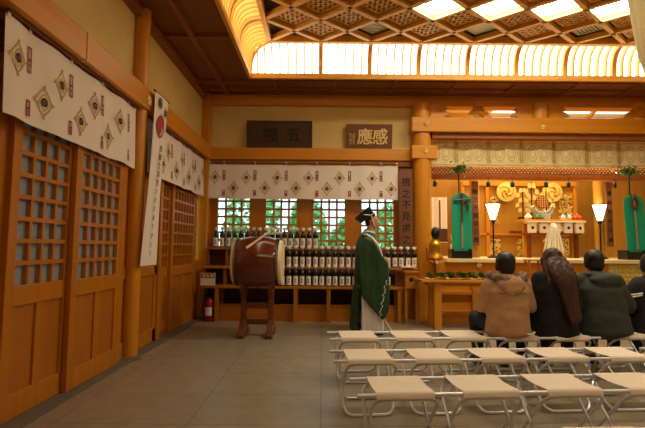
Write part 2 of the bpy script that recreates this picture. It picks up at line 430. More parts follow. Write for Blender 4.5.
# ---- pillars and beams at the edge of the sanctuary
round_post('round_post', 1.70, 7.3, 0, 3.68, .155, WALL_B)
crest((1.72, 7.135, 2.835), (0, -1, 0), WALL_B); crest((1.74, 7.11, 3.29), (0, -1, 0), WALL_B); crest((3.70, 7.11, 3.245), (0, -1, 0), WALL_B)
b = MB(); b.box(1.5, XR, 7.12, 7.36, 3.16, 3.41); b.build('sanctuary_beam', 'woodX', WALL_B, bevel=.008)
b = MB(); b.box(1.86, XR, 7.2, 7.36, 3.07, 3.16); b.build('sanctuary_beam_underside', 'darkX', WALL_B)
b = MB(); b.box(1.5, 1.93, 7.14, 7.3, 2.70, 2.93); b.build('beam_nose', 'woodX', WALL_B, bevel=.01)
b = MB(); b.lathe([(.145, 3.41), (.145, 3.68)], (3.72, 7.27, 0), 24); b.build('strut', 'woodZ', WALL_B, smooth=30)
b = MB(); b.lathe([(.145, 3.41), (.145, 3.68)], (5.95, 7.27, 0), 24); b.build('strut', 'woodZ', WALL_B, smooth=30)
# carved frog-leg brackets standing on the beam
def frogleg(cx, w=.52, h=.23, z=3.41):
    pts = []
    for t in range(0, 21):
        u = -1+2*t/20; pts.append((cx+u*w/2, z+h*(1-abs(u)**1.6)*(.82+.18*math.cos(6*PI*u))+.02))
    poly = pts+[(cx+w/2, z), (cx+w/4, z), (cx+w/6, z+.05), (cx, z+.075), (cx-w/6, z+.05), (cx-w/4, z), (cx-w/2, z)]
    b = MB(); b.prism(poly, 7.20, 7.26)
    for k in range(9):
        a = PI*(k+.5)/9; b.tube([(cx+math.cos(a)*.05, 7.19, z+.07+math.sin(a)*.02), (cx+math.cos(a)*w*.3, 7.185, z+.06+math.sin(a)*h*.5), (cx+math.cos(a+.25)*w*.36, 7.19, z+.05+math.sin(a)*h*.62)], .011, 6)
    b.box(cx-.07, cx+.07, 7.17, 7.3, z+h-.02, z+h+.06)
    b.build('carved_bracket', 'woodX', WALL_B, smooth=35)
frogleg(2.66, .46); frogleg(5.42, .6)
def cloud(cx, s, z0=3.41):
    pts = [(cx, z0+.27), (cx+s*.13, z0+.27), (cx+s*.26, z0+.22), (cx+s*.30, z0+.17), (cx+s*.24, z0+.15), (cx+s*.33, z0+.10), (cx+s*.36, z0+.05), (cx+s*.26, z0+.05), (cx+s*.20, z0+.0), (cx, z0)]
    b = MB(); b.prism(pts, 7.22, 7.29); b.build('carved_bracket', 'woodX', WALL_B, bevel=.006)
cloud(1.84, 1); cloud(3.58, -1); cloud(3.87, 1)

# ---- low ceiling round the hall
b = MB()
CX0, CX1, CY0, CY1 = -1.15, 5.664, .47, 6.55      # lower edge of the cove
b.box(XL-.1, CX0, YF, YB+.1, SOF+.02, SOF+.06); b.box(CX1, XR, YF, YB+.1, SOF+.02, SOF+.06)
b.box(CX0, CX1, CY1, YB+.1, SOF+.02, SOF+.06); b.box(CX0, CX1, YF, CY0, SOF+.02, SOF+.06)
CEIL = struct(b.build('ceiling', 'soffit'))
b = MB()
for xx in (-1.66,): b.box(xx-.03, xx+.03, YF, YB-.1, SOF-.035, SOF+.02)
yy = 6.0
for yy in (7.05, 6.72, 5.25, 3.8, 2.35, .9): b.box(XL, CX0, yy-.03, yy+.03, SOF-.03, SOF+.02)
for yy in (6.72, 7.05, 7.3): b.box(CX0, XR, yy-.015, yy+.015, SOF-.012, SOF+.02)
for k in range(8): xx = -.8+.98*k; b.box(xx-.012, xx+.012, 6.6, YB-.1, SOF-.012, SOF+.02)
b.build('ceiling_batten', 'darkY', CEIL)
b = MB()
for z0, z1, e in ((SOF-.03, SOF+.045, .0),):
    b.box(CX0-.03, CX0+.02, CY0, CY1+.03, z0, z1); b.box(CX1-.02, CX1+.03, CY0, CY1+.03, z0, z1)
    b.box(CX0+.02, CX1-.02, CY1-.02, CY1+.03, z0, z1); b.box(CX0+.02, CX1-.02, CY0-.03, CY0+.02, z0, z1)
b.build('cove_lower_rail', 'coffbeam', CEIL, bevel=.004)

# ---- cove: curved ribs in front of lit paper
INX, INY, RISE = .335, .25, TOP-SOF-.03
Z0 = SOF+.03
NX0 = -.815; PX = .768; NY0 = 6.30; PY = .62
def cs(a): return max(0, math.cos(a))**.68
def sn(a): return max(0, math.sin(a))**.68
def cove_pt(side, s, t, out=0):
    """side L/B/R/F, s along the edge, t 0..1 up the curve, out = offset away from the room"""
    a = t*PI/2
    if side in 'LR':
        d = INX*(1-cs(a))-out*math.cos(a); z = Z0+RISE*sn(a)+out*math.sin(a)
        return (CX0+d, s, z) if side == 'L' else (CX1-d, s, z)
    d = INY*(1-cs(a))-out*math.cos(a); z = Z0+RISE*sn(a)+out*math.sin(a)
    return (s, CY1-d, z) if side == 'B' else (s, CY0+d, z)
NSEG = 10
def rib(b, side, s, w, dpt, tm=1):
    ins = [cove_pt(side, 0, tm*k/NSEG, -0.0) for k in range(NSEG+1)]; outs = [cove_pt(side, 0, tm*k/NSEG, dpt) for k in range(NSEG+1)]
    vs = []
    for e in (-w/2, w/2):
        for p in ins+outs:
            vs.append((p[0], s+e, p[2]) if side in 'LR' else (s+e, p[1], p[2]))
    n = NSEG+1; fs = []
    for k in range(NSEG):
        fs += [(k, k+1, n+k+1, n+k), (2*n+k, 3*n+k, 3*n+k+1, 2*n+k+1), (k, 2*n+k, 2*n+k+1, k+1), (n+k, n+k+1, 3*n+k+1, 3*n+k)]
    b.add(vs, fs)
posts = MB(); ribs = MB(); hips = MB()
bx = [NX0+PX*k for k in range(0, 9)]
for side, nodes in (('B', bx), ('F', bx)):
    for x in nodes: rib(posts if nodes[0] < x < nodes[-1] else ribs, side, x, .066 if nodes[0] < x < nodes[-1] else .017, .085)
    allx = [NX0+PX*k for k in range(0, 9)]
    for a_, c_ in zip(allx[:-1], allx[1:]):
        for j in range(1, 6):
            x = a_+(c_-a_)*j/6; rib(ribs, side, x, .017, .07)
ys = [NY0-PY*k for k in range(0, 10)]
for side in 'LR':
    for y in ys: rib(posts if ys[-1] < y < ys[0] else ribs, side, y, .066 if ys[-1] < y < ys[0] else .017, .085)
    for a_, c_ in zip(ys[:-1], ys[1:]):
        for j in range(1, 6):
            y = a_+(c_-a_)*j/6; rib(ribs, side, y, .017, .07)
# corner triangles: short ribs that die into the hips
for sx, X0, X1, side2 in ((1, CX0, NX0, 'L'), (-1, CX1, NX0+8*PX, 'R')):
    for Ya, Yb, side in ((CY1, NY0, 'B'), (CY0, NY0-9*PY, 'F')):
        pts = []
        for k in range(9):
            t = k/8; a = t*PI/2; pts.append((X0+sx*INX*(1-cs(a)), Ya-(1 if side == 'B' else -1)*INY*(1-cs(a)), Z0+RISE*sn(a)))
        hips.tube(pts, .026, 8)
        for j in (1, 2):     # short ribs that stop at the hip
            t0 = j/3; tm = math.acos((1-t0)**(1/.68))/(PI/2)
            rib(ribs, side, X0+sx*INX*t0, .017, .07, tm); rib(ribs, side2, Ya-(1 if side == 'B' else -1)*INY*t0, .017, .07, tm)
posts.build('cove_post', 'coffbeam', CEIL); ribs.build('cove_rib', 'coffbeam', CEIL); hips.build('cove_hip', 'coffbeam', CEIL, smooth=True)
# paper: one continuous lit surface per side (mitred at the corners)
OUT = .075
for n, side in enumerate('LBRF', 5):
    b = MB(); K = 10
    for k in range(K):
        t0, t1 = k/K, (k+1)/K
        def pt(t, end):
            a = t*PI/2; p = cove_pt(side, 0, t, OUT); dx = INX*(1-cs(a))-OUT*math.cos(a); dy = INY*(1-cs(a))-OUT*math.cos(a)
            if side in 'LR': return (p[0], CY1-dy if end else CY0+dy, p[2])
            return (CX1-dx if end else CX0+dx, p[1], p[2])
        b.add([pt(t0, 0), pt(t0, 1), pt(t1, 1), pt(t1, 0)], [(0, 1, 2, 3)])
    root = b.build('window_%d' % n, 'cove'); struct(root); root.name = 'window_%d' % n

# ---- coffered ceiling, squares set diagonally
b = MB()
UX0, UX1, UY0, UY1 = CX0+INX, CX1-INX, CY0+INY, CY1-INY
b.box(UX0-.05, UX0+.02, UY0-.05, UY1+.05, TOP-.01, TOP+.12); b.box(UX1-.02, UX1+.05, UY0-.05, UY1+.05, TOP-.01, TOP+.12)
b.box(UX0+.02, UX1-.02, UY1-.02, UY1+.05, TOP-.01, TOP+.12); b.box(UX0+.02, UX1-.02, UY0-.05, UY0+.02, TOP-.01, TOP+.12)
b.build('cove_upper_rail', 'coffbeam', CEIL, bevel=.003)
bm_ = MB(); NC = 8; NR = 9
def seg(p, q):
    bm_.bar((p[0], p[1], TOP+.04), (q[0], q[1], TOP+.04), .055, .08)
for i in range(NC):
    for j in range(NR):
        x0 = NX0+PX*i; y0 = NY0-PY*j; c = (x0+PX/2, y0-PY/2)
        for n_ in ((x0, y0), (x0+PX, y0), (x0, y0-PY), (x0+PX, y0-PY)): seg(n_, c)
bm_.build('coffer_beam', 'coffbeam', CEIL)
b = MB(); b.box(UX0-.1, UX1+.1, UY0-.1, UY1+.1, TOP+.095, TOP+.14); b.build('coffer_board', 'coffer', CEIL)
# cells: diamond centre (x, y), half diagonals PX/2, PY/2
LITX = [NX0+PX*k for k in (3, 4, 5, 6)]
LIT = [(x, NY0-PY*1.5) for x in LITX]+[(NX0+PX*k, NY0-PY*5.5) for k in (4, 5, 6)]  # last three are unseen panels, added to light the hall
VENT = [(NX0+PX*2, NY0-PY/2, 'grille'), (NX0+PX*4, NY0-PY/2, 'plain'), (NX0+PX*6, NY0-PY/2, 'grille')]
def near(a, l): return any(abs(a[0]-q[0]) < .1 and abs(a[1]-q[1]) < .1 for q in l)
lat = MB(); gaps = MB(); ua = Vector((PX/2, -PY/2, 0)); ub = Vector((PX/2, PY/2, 0))
def cell(cx, cy):
    # square batten grid inset in the diamond
    c = Vector((cx, cy, TOP+.055)); q = .33
    gaps.add([c+(ua+ub)*q, c+(ua-ub)*q, c-(ua+ub)*q, c-(ua-ub)*q], [(0, 1, 2, 3)]); gaps.v[-4:] = [(p[0], p[1], TOP+.08) for p in gaps.v[-4:]]
    for k in range(5):
        t = -q+2*q*k/4
        lat.bar(c+ua*t*1-ub*q, c+ua*t+ub*q, .03, .02)
        lat.bar(c+ub*t-ua*q, c+ub*t+ua*q, .03, .02)
cells = []
for i in range(NC+1):
    for j in range(NR):
        c = (NX0+PX*i, NY0-PY*(j+.5))
        if 0 < i < NC: cells.append(c)
for i in range(NC):
    for j in range(1, NR): cells.append((NX0+PX*(i+.5), NY0-PY*j))
for c in cells:
    if not near(c, LIT) and not near(c, [v[:2] for v in VENT]): cell(*c)
lat.build('coffer_lattice', 'coffbeam', CEIL); gaps.build('coffer_gap_shade', 'black', CEIL)  # black sheets behind the battens paint the shade of the gaps
def rh(cx, cy, s, z):
    return [Vector((cx, cy, z))+v*s for v in (Vector((PX/2, 0, 0)), Vector((0, PY/2, 0)), Vector((-PX/2, 0, 0)), Vector((0, -PY/2, 0)))]
names = ['leftmost of the lit ceiling panels, in the row nearest the glowing cove', 'second lit ceiling panel from the left in the row by the cove',
         'third lit ceiling panel from the left in the row by the cove', 'rightmost lit ceiling panel, beside the hanging pale drape']
for k, (cx, cy) in enumerate(LIT):
    t = thing('ceiling_light', names[k] if k < 4 else '%s of three unseen light panels added above the photographer to brighten the hall' % ['leftmost', 'middle', 'rightmost'][k-4], 'ceiling light', (cx, cy, TOP+.02), 'lit panels in the coffered ceiling')
    b = MB(); a_, c_ = rh(cx, cy, .92, TOP+.005), rh(cx, cy, .76, TOP+.08)
    b.add(a_+c_, [(i, (i+1) % 4, 4+(i+1) % 4, 4+i) for i in range(4)]); b.build('light_frame', 'coffbeam', t)
    b = MB(); b.add(rh(cx, cy, .79, TOP+.06), [(0, 1, 2, 3)]); b.build('diffuser', 'lit', t)
lv = {0: 'slatted air vent in the ceiling above the two plaques', 1: 'plain pale speaker panel in the ceiling beneath the lit panels', 2: 'slatted air vent in the ceiling at far right, near the cove'}
for k, (cx, cy, kind) in enumerate(VENT):
    t = thing('ceiling_vent' if kind == 'grille' else 'ceiling_speaker', lv[k], 'air vent' if kind == 'grille' else 'speaker', (cx, cy, TOP+.07))
    b = MB(); q = rh(cx, cy, .66, TOP+.075); q2 = rh(cx, cy, .56, TOP+.075)
    b.add(q+q2+[p+Vector((0, 0, .015)) for p in q], [(i, (i+1) % 4, 4+(i+1) % 4, 4+i) for i in range(4)]+[(i, (i+1) % 4, 8+(i+1) % 4, 8+i) for i in range(4)]); b.build('frame', 'vent', t)
    b = MB(); b.m = 0
    if kind == 'grille':
        c = Vector((cx, cy, TOP+.08))
        for j in range(7): tt = -.26+.52*j/6; b.bar(c+ua*tt-ub*.28, c+ua*tt+ub*.28, .024, .012)
        b.build('slat', 'vent', t)
    else:
        b.add(rh(cx, cy, .57, TOP+.0758), [(0, 1, 2, 3)]); b.build('cover', 'vent', t)

# ---- the sides of the room behind and right of the photographer
b = MB(); b.box(XL-.1, XR, YF-.12, YF, 0, 4.0); struct(b.build('wall_front', 'plaster'))
b = MB(); b.box(XR, XR+.12, YF-.1, 9.8, -.1, 4.4); struct(b.build('wall_right', 'plaster'))

# ================================================================== SANCTUARY
# raised floor with panelled front
PZ = 1.03
b = MB(); b.box(1.62, XR, 7.16, 9.5, 0, PZ-.06); SAN = struct(b.build('sanctuary_platform', 'woodX'))
b = MB(); b.box(2.02, XR, 7.02, 9.5, PZ-.06, PZ); b.build('ledge', 'brocade', SAN, bevel=.006)
b = MB()
b.box(1.85, XR, 7.10, 7.16, .80, PZ-.06); b.box(1.85, XR, 7.10, 7.16, .44, .50); b.box(1.85, XR, 7.08, 7.16, .10, .18)
b.box(1.85, XR, 7.03, 7.16, 0, .10)
for x in (1.9, 2.5, 4.0, 4.65): b.box(x-.04, x+.04, 7.092, 7.155, .101, .969)
b.build('front_moulding', 'woodX', SAN, bevel=.005)
# gold openwork band on the front at the right
b = MB(); random.seed(3)
b.box(4.69, 6.6, 7.09, 7.12, .55, .955)
for r in range(5):
    z = .60+.075*r
    for k in range(26):
        x = 4.74+.07*k+(.035 if r % 2 else 0)
        pts = [(x+.035*math.cos(a*PI/5), 7.08, z+.03*math.sin(a*PI/5)) for a in range(0, 8)]
        b.tube(pts, .011, 5)
b.build('gold_openwork', 'goldp', SAN, smooth=True)
b = MB(); b.ell((2.56, 7.07, .925), (.05, .02, .05)); b.build('round_boss', 'goldp', SAN, smooth=True)
# walls of the sanctuary
b = MB(); b.box(1.62, XR, 9.5, 9.62, 0, 4.3); o = b.build('wall_sanctuary_back', 'altarwall'); struct(o); WS = o
b = MB(); b.box(1.56, 1.66, 7.5, 9.6, 0, 4.3); struct(b.build('wall_sanctuary_left', 'plaster'))
b = MB(); b.box(3.4, 6.2, 8.0, 9.3, 3.98, 3.99); w9 = b.build('window_9', 'added_daylight'); struct(w9); w9.name = 'window_9'  # translucent panel added to bring pale daylight in above the brackets
b = MB(); b.box(1.6, 3.4, 7.45, 9.6, 3.95, 4.03); b.box(6.2, XR, 7.45, 9.6, 3.95, 4.03); b.box(3.4, 6.2, 7.45, 8.0, 3.95, 4.03); b.box(3.4, 6.2, 9.3, 9.6, 3.95, 4.03); struct(b.build('ceiling_sanctuary', 'ceilpale'))
b = MB()
for k in range(6): b.bar((1.7+1.1*k, 7.5, 3.9), (2.5+1.1*k, 9.5, 3.9), .06, .07)
for yy in (7.9, 8.6, 9.2): b.box(1.6, XR, yy-.03, yy+.03, 3.88, 3.95)
b.build('ceiling_rafter', 'coffbeam', WS)
# inner frame: back screen at 9.1
b = MB(); b.box(2.95, 5.35, 9.08, 9.12, PZ, 2.62); b.build('back_screen', 'altarwall', WS)
b = MB()
for x in (2.96, 3.48, 4.72, 5.33): b.box(x-.035, x+.035, 9.02, 9.1, PZ, 2.62)
b.box(2.95, 5.36, 9.0, 9.1, 2.52, 2.62); b.box(2.95, 5.36, 9.02, 9.1, 1.48, 1.52)
b.build('screen_frame', 'woodZ', WS, bevel=.004)
for x in (2.84, 5.16):
    b = MB(); b.lathe([(.085, PZ), (.085, 3.2)], (x, 8.0, 0), 20); b.build('inner_pillar', 'altarwall', WS, smooth=30)
b = MB(); b.box(1.66, XR, 7.72, 7.84, 2.45, 2.60); b.build('inner_beam', 'darkX', WS, bevel=.01)
for x, y in ((1.9, 9.0), (6.2, 9.0)):
    b = MB(); b.box(x-.25, x+.3, 9.1, 9.14, PZ, 2.6); b.build('side_screen', 'altarwall', WS)
# gold filigree panels flanking the screen
b = MB(); random.seed(5)
for (x0, x1, z0, z1) in ((3.56, 3.72, 1.72, 2.30), (5.0, 5.28, 1.55, 2.35), (3.52, 3.74, 1.05, 1.40), (4.10, 4.22, 1.05, 1.4), (5.0, 5.28, 1.05, 1.42), (2.70, 2.76, 1.1, 1.5)):
    for k in range(int(260*(x1-x0)*(z1-z0)*4)+10):
        x = random.uniform(x0, x1); z = random.uniform(z0, z1); b.ell((x, 9.05, z), (.02, .012, .014), 6, 4)
b.build('gold_filigree', 'goldp', WS, smooth=True)

# medallions with a three-comma swirl
def medallion(x, z, label):
    t = thing('gold_medallion', label, 'medallion', (x, 9.0, z), 'swirl medallions on the altar screen')
    b = MB(); b.lathe([(.0, -.0), (.205, 0), (.205, .02), (.17, .03), (0, .03)], (x, 8.96, z), 36, 'Y', 1, 1); b.build('disc', 'goldp', t, smooth=30)
    b = MB()
    for k in range(3):
        a0 = 2*PI*k/3
        pts = [(x+(.03+.13*s/14)*math.cos(a0+s*.19), 8.955, z+(.03+.13*s/14)*math.sin(a0+s*.19)) for s in range(15)]
        b.tube(pts, [.022*(1-s/16)+.004 for s in range(15)], 8)
    b.build('swirl', 'gold', t, smooth=True)
medallion(3.86, 2.39, 'round gold swirl medallion left of the zigzag gold streamers')
medallion(4.83, 2.39, 'round gold swirl medallion right of the zigzag gold streamers')

# gilded zigzag wands (gohei)
def gohei(x, z0, z1, y, label):
    t = thing('zigzag_wand', label, 'ritual wand', (x, y, z0), 'gold zigzag paper wands on the altar')
    b = MB(); b.tube([(x, y, z0), (x, y, z1+.02)], .012, 8); b.box(x-.08, x+.08, y-.05, y+.05, z0-.02, z0+.01); b.build('stick', 'black', t)
    for s in (-1, 1):
        b = MB(); n = 5; h = (z1-z0-.1)/n
        for k in range(n):
            zt = z1-k*h; off = (.055 if k % 2 else .0)+.008*k
            b.add([(x+s*(.01+off), y-.012-.004*k, zt), (x+s*(.075+off), y-.02-.004*k, zt-.02), (x+s*(.085+off), y-.02-.004*k, zt-h), (x+s*(.0+off), y-.012-.004*k, zt-h*.8),
                   (x+s*(.01+off), y-.008-.004*k, zt), (x+s*(.075+off), y-.016-.004*k, zt-.02), (x+s*(.085+off), y-.016-.004*k, zt-h), (x+s*(.0+off), y-.008-.004*k, zt-h*.8)],
                  [(0, 1, 2, 3), (7, 6, 5, 4), (0, 1, 5, 4), (2, 3, 7, 6), (1, 2, 6, 5)])
        b.build('paper_streamer', 'goldp', t)
gohei(4.08, 1.83, 2.44, 8.72, 'leftmost gold zigzag paper wand behind the altar shelf')
gohei(4.30, 1.83, 2.56, 8.80, 'tallest gold zigzag paper wand, behind the round mirror')
gohei(4.56, 1.83, 2.46, 8.72, 'gold zigzag paper wand right of the round mirror')

# round mirror with lattice cover on a silver wave stand
t = thing('altar_mirror', 'round dark red mirror cover on a silver wave stand at altar centre', 'mirror', (4.36, 8.5, 1.76))
b = MB(); b.lathe([(0, -.01), (.125, -.01), (.135, 0), (.125, .014), (0, .014)], (4.36, 8.5, 2.13), 32, 'Y'); b.build('disc', 'mirrorred', t, smooth=30)
b = MB()
for k in range(-2, 3):
    u = k*.045; w_ = math.sqrt(.12**2-u*u); b.bar((4.36+u, 8.485, 2.13-w_), (4.36+u, 8.485, 2.13+w_), .01, .01, (0, 1, 0)); b.bar((4.36-w_, 8.483, 2.13+u), (4.36+w_, 8.483, 2.13+u), .01, .01, (0, 1, 0))
b.build('lattice', 'coffbeam', t)
b = MB()
for k in range(9):
    a = PI*(.06+.88*k/8)+PI
    b.ell((4.36+.18*math.cos(a), 8.5, 2.05+.14*math.sin(a)), (.036, .03, .04), 10, 8)
b.box(4.22, 4.5, 8.45, 8.55, 1.78, 1.9)
for s in (-1, 1): b.tube([(4.36+s*.12, 8.5, 1.86), (4.36+s*.2, 8.5, 1.95), (4.36+s*.22, 8.5, 2.03), (4.36+s*.17, 8.5, 2.05)], [.028, .026, .02, .01], 8)
b.build('wave_stand', 'silver', t, smooth=True)

# altar shelf on posts
t = thing('altar_table', 'tall wooden altar table with narrow top before gold screen', 'altar table', (4.44, 8.4, PZ))
b = MB(); b.box(3.86, 5.03, 8.2, 8.62, 1.725, 1.76); b.build('table_top', 'woodX', t, bevel=.004)
b = MB(); b.box(3.72, 5.0, 8.5, 8.56, 1.50, 1.55); b.build('stretcher', 'drumwood', t)
for x in (3.98, 4.32, 4.6, 4.9):
    b = MB(); b.box(x-.03, x+.03, 8.42, 8.5, PZ, 1.725); b.build('leg', 'woodZ', t)
t = thing('altar_step', 'lower brown wooden step table under the offering boxes', 'table', (4.3, 8.3, PZ))
b = MB(); b.box(3.9, 4.9, 8.12, 8.42, 1.47, 1.50); b.build('table_top', 'drumwood', t)
for x in (3.95, 4.85):
    b = MB(); b.box(x-.03, x+.03, 8.2, 8.26, PZ, 1.47); b.build('leg', 'drumwood', t)
boxes = [(3.98, 'leftmost'), (4.20, 'second from left'), (4.44, 'middle'), (4.66, 'second from right'), (4.88, 'rightmost')]
for x, w in boxes:
    t = thing('offering_stand', '%s pale wooden offering box with a round hole, under altar table top' % w, 'offering stand', (x, 8.22, 1.5), 'pale offering boxes in a row on the altar')
    b = MB(); b.box(x-.075, x+.075, 8.13, 8.19, 1.50, 1.70); b.box(x-.075, x+.075, 8.135, 8.3, 1.68, 1.70); b.box(x-.10, x+.10, 8.1, 8.31, 1.70, 1.722); b.build('stand', 'canvas', t, bevel=.003)
    b = MB(); b.lathe([(0, 0), (.028, 0), (.028, .004), (0, .004)], (x, 8.125, 1.6), 16, 'Y'); b.build('hole', 'black', t)
# offerings on top
def offer(name, x, label, cat, fn, m, y=8.3):
    b = MB(); fn(b, x, y); o = b.build(name, m, None, smooth=True, wl=(x, y, 1.76)); tag(o, label, cat, 'offerings on the altar table')
def heap(n, r, s, hgt=1):
    def f(b, x, y):
        random.seed(int(x*100)); b.lathe([(.05, 1.76), (.07, 1.775)], (x, y, 0), 14)
        for k in range(n):
            a = 2*PI*k/max(1, n-1); q = s if k < n-1 else 0
            b.ell((x+q*math.cos(a), y+q*math.sin(a), 1.78+r*(1 if k < n-1 else 2.2*hgt)), (r, r, r*1.05), 10, 8)
    return f
offer('rice_cake', 3.98, 'white rice cakes at left end of altar table top', 'rice cake', heap(4, .035, .04), 'paper')
offer('vegetable_heap', 4.2, 'green vegetable heap left of the altar mirror', 'vegetables', heap(6, .03, .05), 'leaf')
offer('sake_jar', 4.66, 'left of two pale blue jars right of the mirror', 'jar', lambda b, x, y: b.lathe([(.03, 1.76), (.045, 1.80), (.045, 1.83), (.015, 1.87), (.02, 1.885)], (x, y, 0), 16), 'bluewhite')
offer('sake_jar', 4.78, 'right of two pale blue jars, beside the orange fruit', 'jar', lambda b, x, y: b.lathe([(.03, 1.76), (.045, 1.80), (.045, 1.83), (.015, 1.87), (.02, 1.885)], (x, y, 0), 16), 'bluewhite')
offer('fruit_heap', 4.93, 'orange and red fruit heap at right end of altar table', 'fruit', heap(6, .033, .055), 'fruit')
# paper streamer bundle in front
t = thing('streamer_bundle', 'bundle of cream paper streamers hanging before the altar table', 'streamers', (4.3, 8.0, PZ))
b = MB(); b.tube([(4.3, 8.0, PZ+.01), (4.3, 8.0, 1.68)], .012, 8); b.lathe([(.1, PZ), (.08, PZ+.03)], (4.3, 8.0, 0), 16); b.build('pole', 'drumwood', t)
b = MB(); b2 = MB(); random.seed(11)
for k in range(80):
    a = 2*PI*k/80; r = random.uniform(.02, .20); x, y = 4.3+r*math.cos(a), 8.0+.5*r*math.sin(a); zb = 1.13+random.uniform(-.03, .06)+(.16 if k % 4 == 0 else 0)
    w = .011
    pts = [(4.3+.02*math.cos(a), 8.0+.02*math.sin(a), 1.68), (4.3+r*.35*math.cos(a), 8.0+r*.4*math.sin(a), 1.60), (4.3+r*.62*math.cos(a), y, 1.42), (x+random.uniform(-.015, .015), y, zb)]
    for p, q in zip(pts[:-1], pts[1:]): (b2 if k % 3 == 0 else b).bar(p, q, w*2, .003, (0, 1, 0))
b.build('paper_strips', 'paper', t); b2.build('hemp_strips', 'hide', t)

# lanterns on poles
def lantern(x, y, label):
    t = thing('standing_lantern', label, 'lantern', (x, y, PZ), 'standing paper lanterns in the sanctuary')
    b = MB(); b.lathe([(.11, PZ), (.11, PZ+.02), (.03, PZ+.05), (.014, PZ+.08), (.014, 1.64), (.03, 1.66), (.035, 1.70)], (x, y, 0), 14); b.build('pole', 'black', t, smooth=40)
    b = MB(); b.lathe([(.05, 1.705), (.135, 2.0)], (x, y, 0), 6); b.build('lamp_shade', 'lamp', t)
    b = MB()
    for k in range(6):
        a = 2*PI*k/6; b.tube([(x+.05*math.cos(a), y+.05*math.sin(a), 1.70), (x+.14*math.cos(a), y+.14*math.sin(a), 2.005)], .006, 6)
    ring = [(x+.142*math.cos(2*PI*k/6), y+.142*math.sin(2*PI*k/6), 2.005) for k in range(6)]; b.tube(ring, .009, 6, True)
    ring = [(x+.055*math.cos(2*PI*k/6), y+.055*math.sin(2*PI*k/6), 1.702) for k in range(6)]; b.tube(ring, .009, 6, True)
    b.build('lamp_frame', 'black', t)
    l = bpy.data.lights.new('lantern_glow', 'POINT'); l.energy = 5; l.color = (1, .75, .38); l.shadow_soft_size = .08
    o = bpy.data.objects.new('lantern_glow', l); COL.objects.link(o); o.location = (0, 0, 1.0); o.parent = t
lantern(3.07, 7.72, 'glowing paper lantern on black pole left of the altar table')
lantern(4.99, 7.72, 'glowing paper lantern on black pole right of the altar table')

# masakaki stands: teal silk hung from a pole topped with evergreen
def masakaki(x, y, label, kind, lean=0):
    t = thing('evergreen_banner_stand', label, 'banner stand', (x, y, PZ), 'teal silk banner stands')
    b = MB(); b.box(x-.13, x+.13, y-.10, y+.10, PZ, PZ+.13); b.box(x-.17, x-.13, y-.12, y+.12, PZ, PZ+.16); b.box(x+.13, x+.17, y-.12, y+.12, PZ, PZ+.16); b.build('stand', 'black', t, bevel=.006)
    b = MB(); b.tube([(x, y, PZ+.1), (x, y, 2.48)], .012, 8); b.build('pole', 'black', t)
    b = MB(); random.seed(int(x*10))
    for k in range(130):
        c = Vector((x+random.gauss(0, .075), y+random.gauss(0, .05), 2.53+random.gauss(0, .05)))
        d = Vector((random.uniform(-1, 1), random.uniform(-1, 1), random.uniform(-.5, .6))).normalized()*.055; s = d.cross(Vector((0, 0, 1))).normalized()*.018
        b.add([c-d, c+s, c+d, c-s], [(0, 1, 2, 3)])
    b.build('evergreen_sprig', 'leaf', t)
    b = MB(); tx = x+.03
    def f(u, v):
        z = 2.13-(2.13-1.16)*v; hw = .17 if v > .09 else .17*(v/.09)**.6*.8+.03
        return (tx+(u*2-1)*hw+lean*v, y-.03-.008*math.sin(u*9)-.01*v, z)
    b.surf(f, 12, 24, .004); b.build('silk_banner', 'teal', t, smooth=True)
    b = MB()
    def g(u, v): z = 2.15-(.95)*v; return (tx+(u*2-1)*.018+lean*v, y-.052, z)
    b.surf(g, 2, 12, .003); b.build('white_strip', 'silver', t)
    b = MB()
    if kind == 'sword':
        b.tube([(tx, y-.07, 2.12), (tx, y-.07, 1.62)], [.016, .010], 8); b.tube([(tx-.14, y-.07, 2.0), (tx+.14, y-.07, 2.03)], .016, 8); b.tube([(tx+.06, y-.07, 2.0), (tx+.1, y-.08, 1.9), (tx+.08, y-.08, 1.82)], .018, 8)
        b.build('ritual_sword', 'mirrorred', t, smooth=True)
    else:
        for k in range(14):
            a = 2*PI*k/14; b.ell((tx+.05*math.cos(a), y-.07, 1.98+.09*math.sin(a)), (.018, .018, .02), 8, 6)
        b.tube([(tx, y-.07, 2.14), (tx, y-.07, 2.07)], .008, 6)
        b.build('bead_string', 'mirrorred', t, smooth=True)
masakaki(2.315, 7.26, 'teal silk banner with a small sword, left of altar', 'sword')
masakaki(5.22, 7.26, 'teal silk banner with a string of beads, right of altar', 'beads', .03)

# written boards on pillars
def board(x0, x1, z0, z1, y, text, sz, material, label, plural='written boards on the pillars', ink='ink', split=None):
    t = thing('written_board', label, 'sign board', ((x0+x1)/2, y, z0), plural)
    b = MB(); b.box(x0, x1, y-.02, y+.01, z0, z1); b.build('board', material, t, bevel=.004)
    n = len(text); h = (z1-z0-.16)/n; q = (x0+x1)/2
    for k, ch in enumerate(text): b = MB(); write(b, ch, (q, y-.023, z1-.14-h*(k+.4)), sz, bold=.025); b.build('written_character', ink, t)
    return t
board(1.30, 1.53, 1.20, 2.53, 7.27, '視之不見求之', .155, 'boardbr', 'brown vertical board of black characters left of the big pillar')
board(2.74, 2.86, 1.25, 2.43, 7.86, '聽之不聞求之應', .10, 'boardbr', 'narrow vertical written board right of the left teal banner')
board(5.20, 5.31, 1.25, 2.43, 7.86, '體物而不可遺', .085, 'boardbr', 'narrow vertical written board behind the right standing lantern')
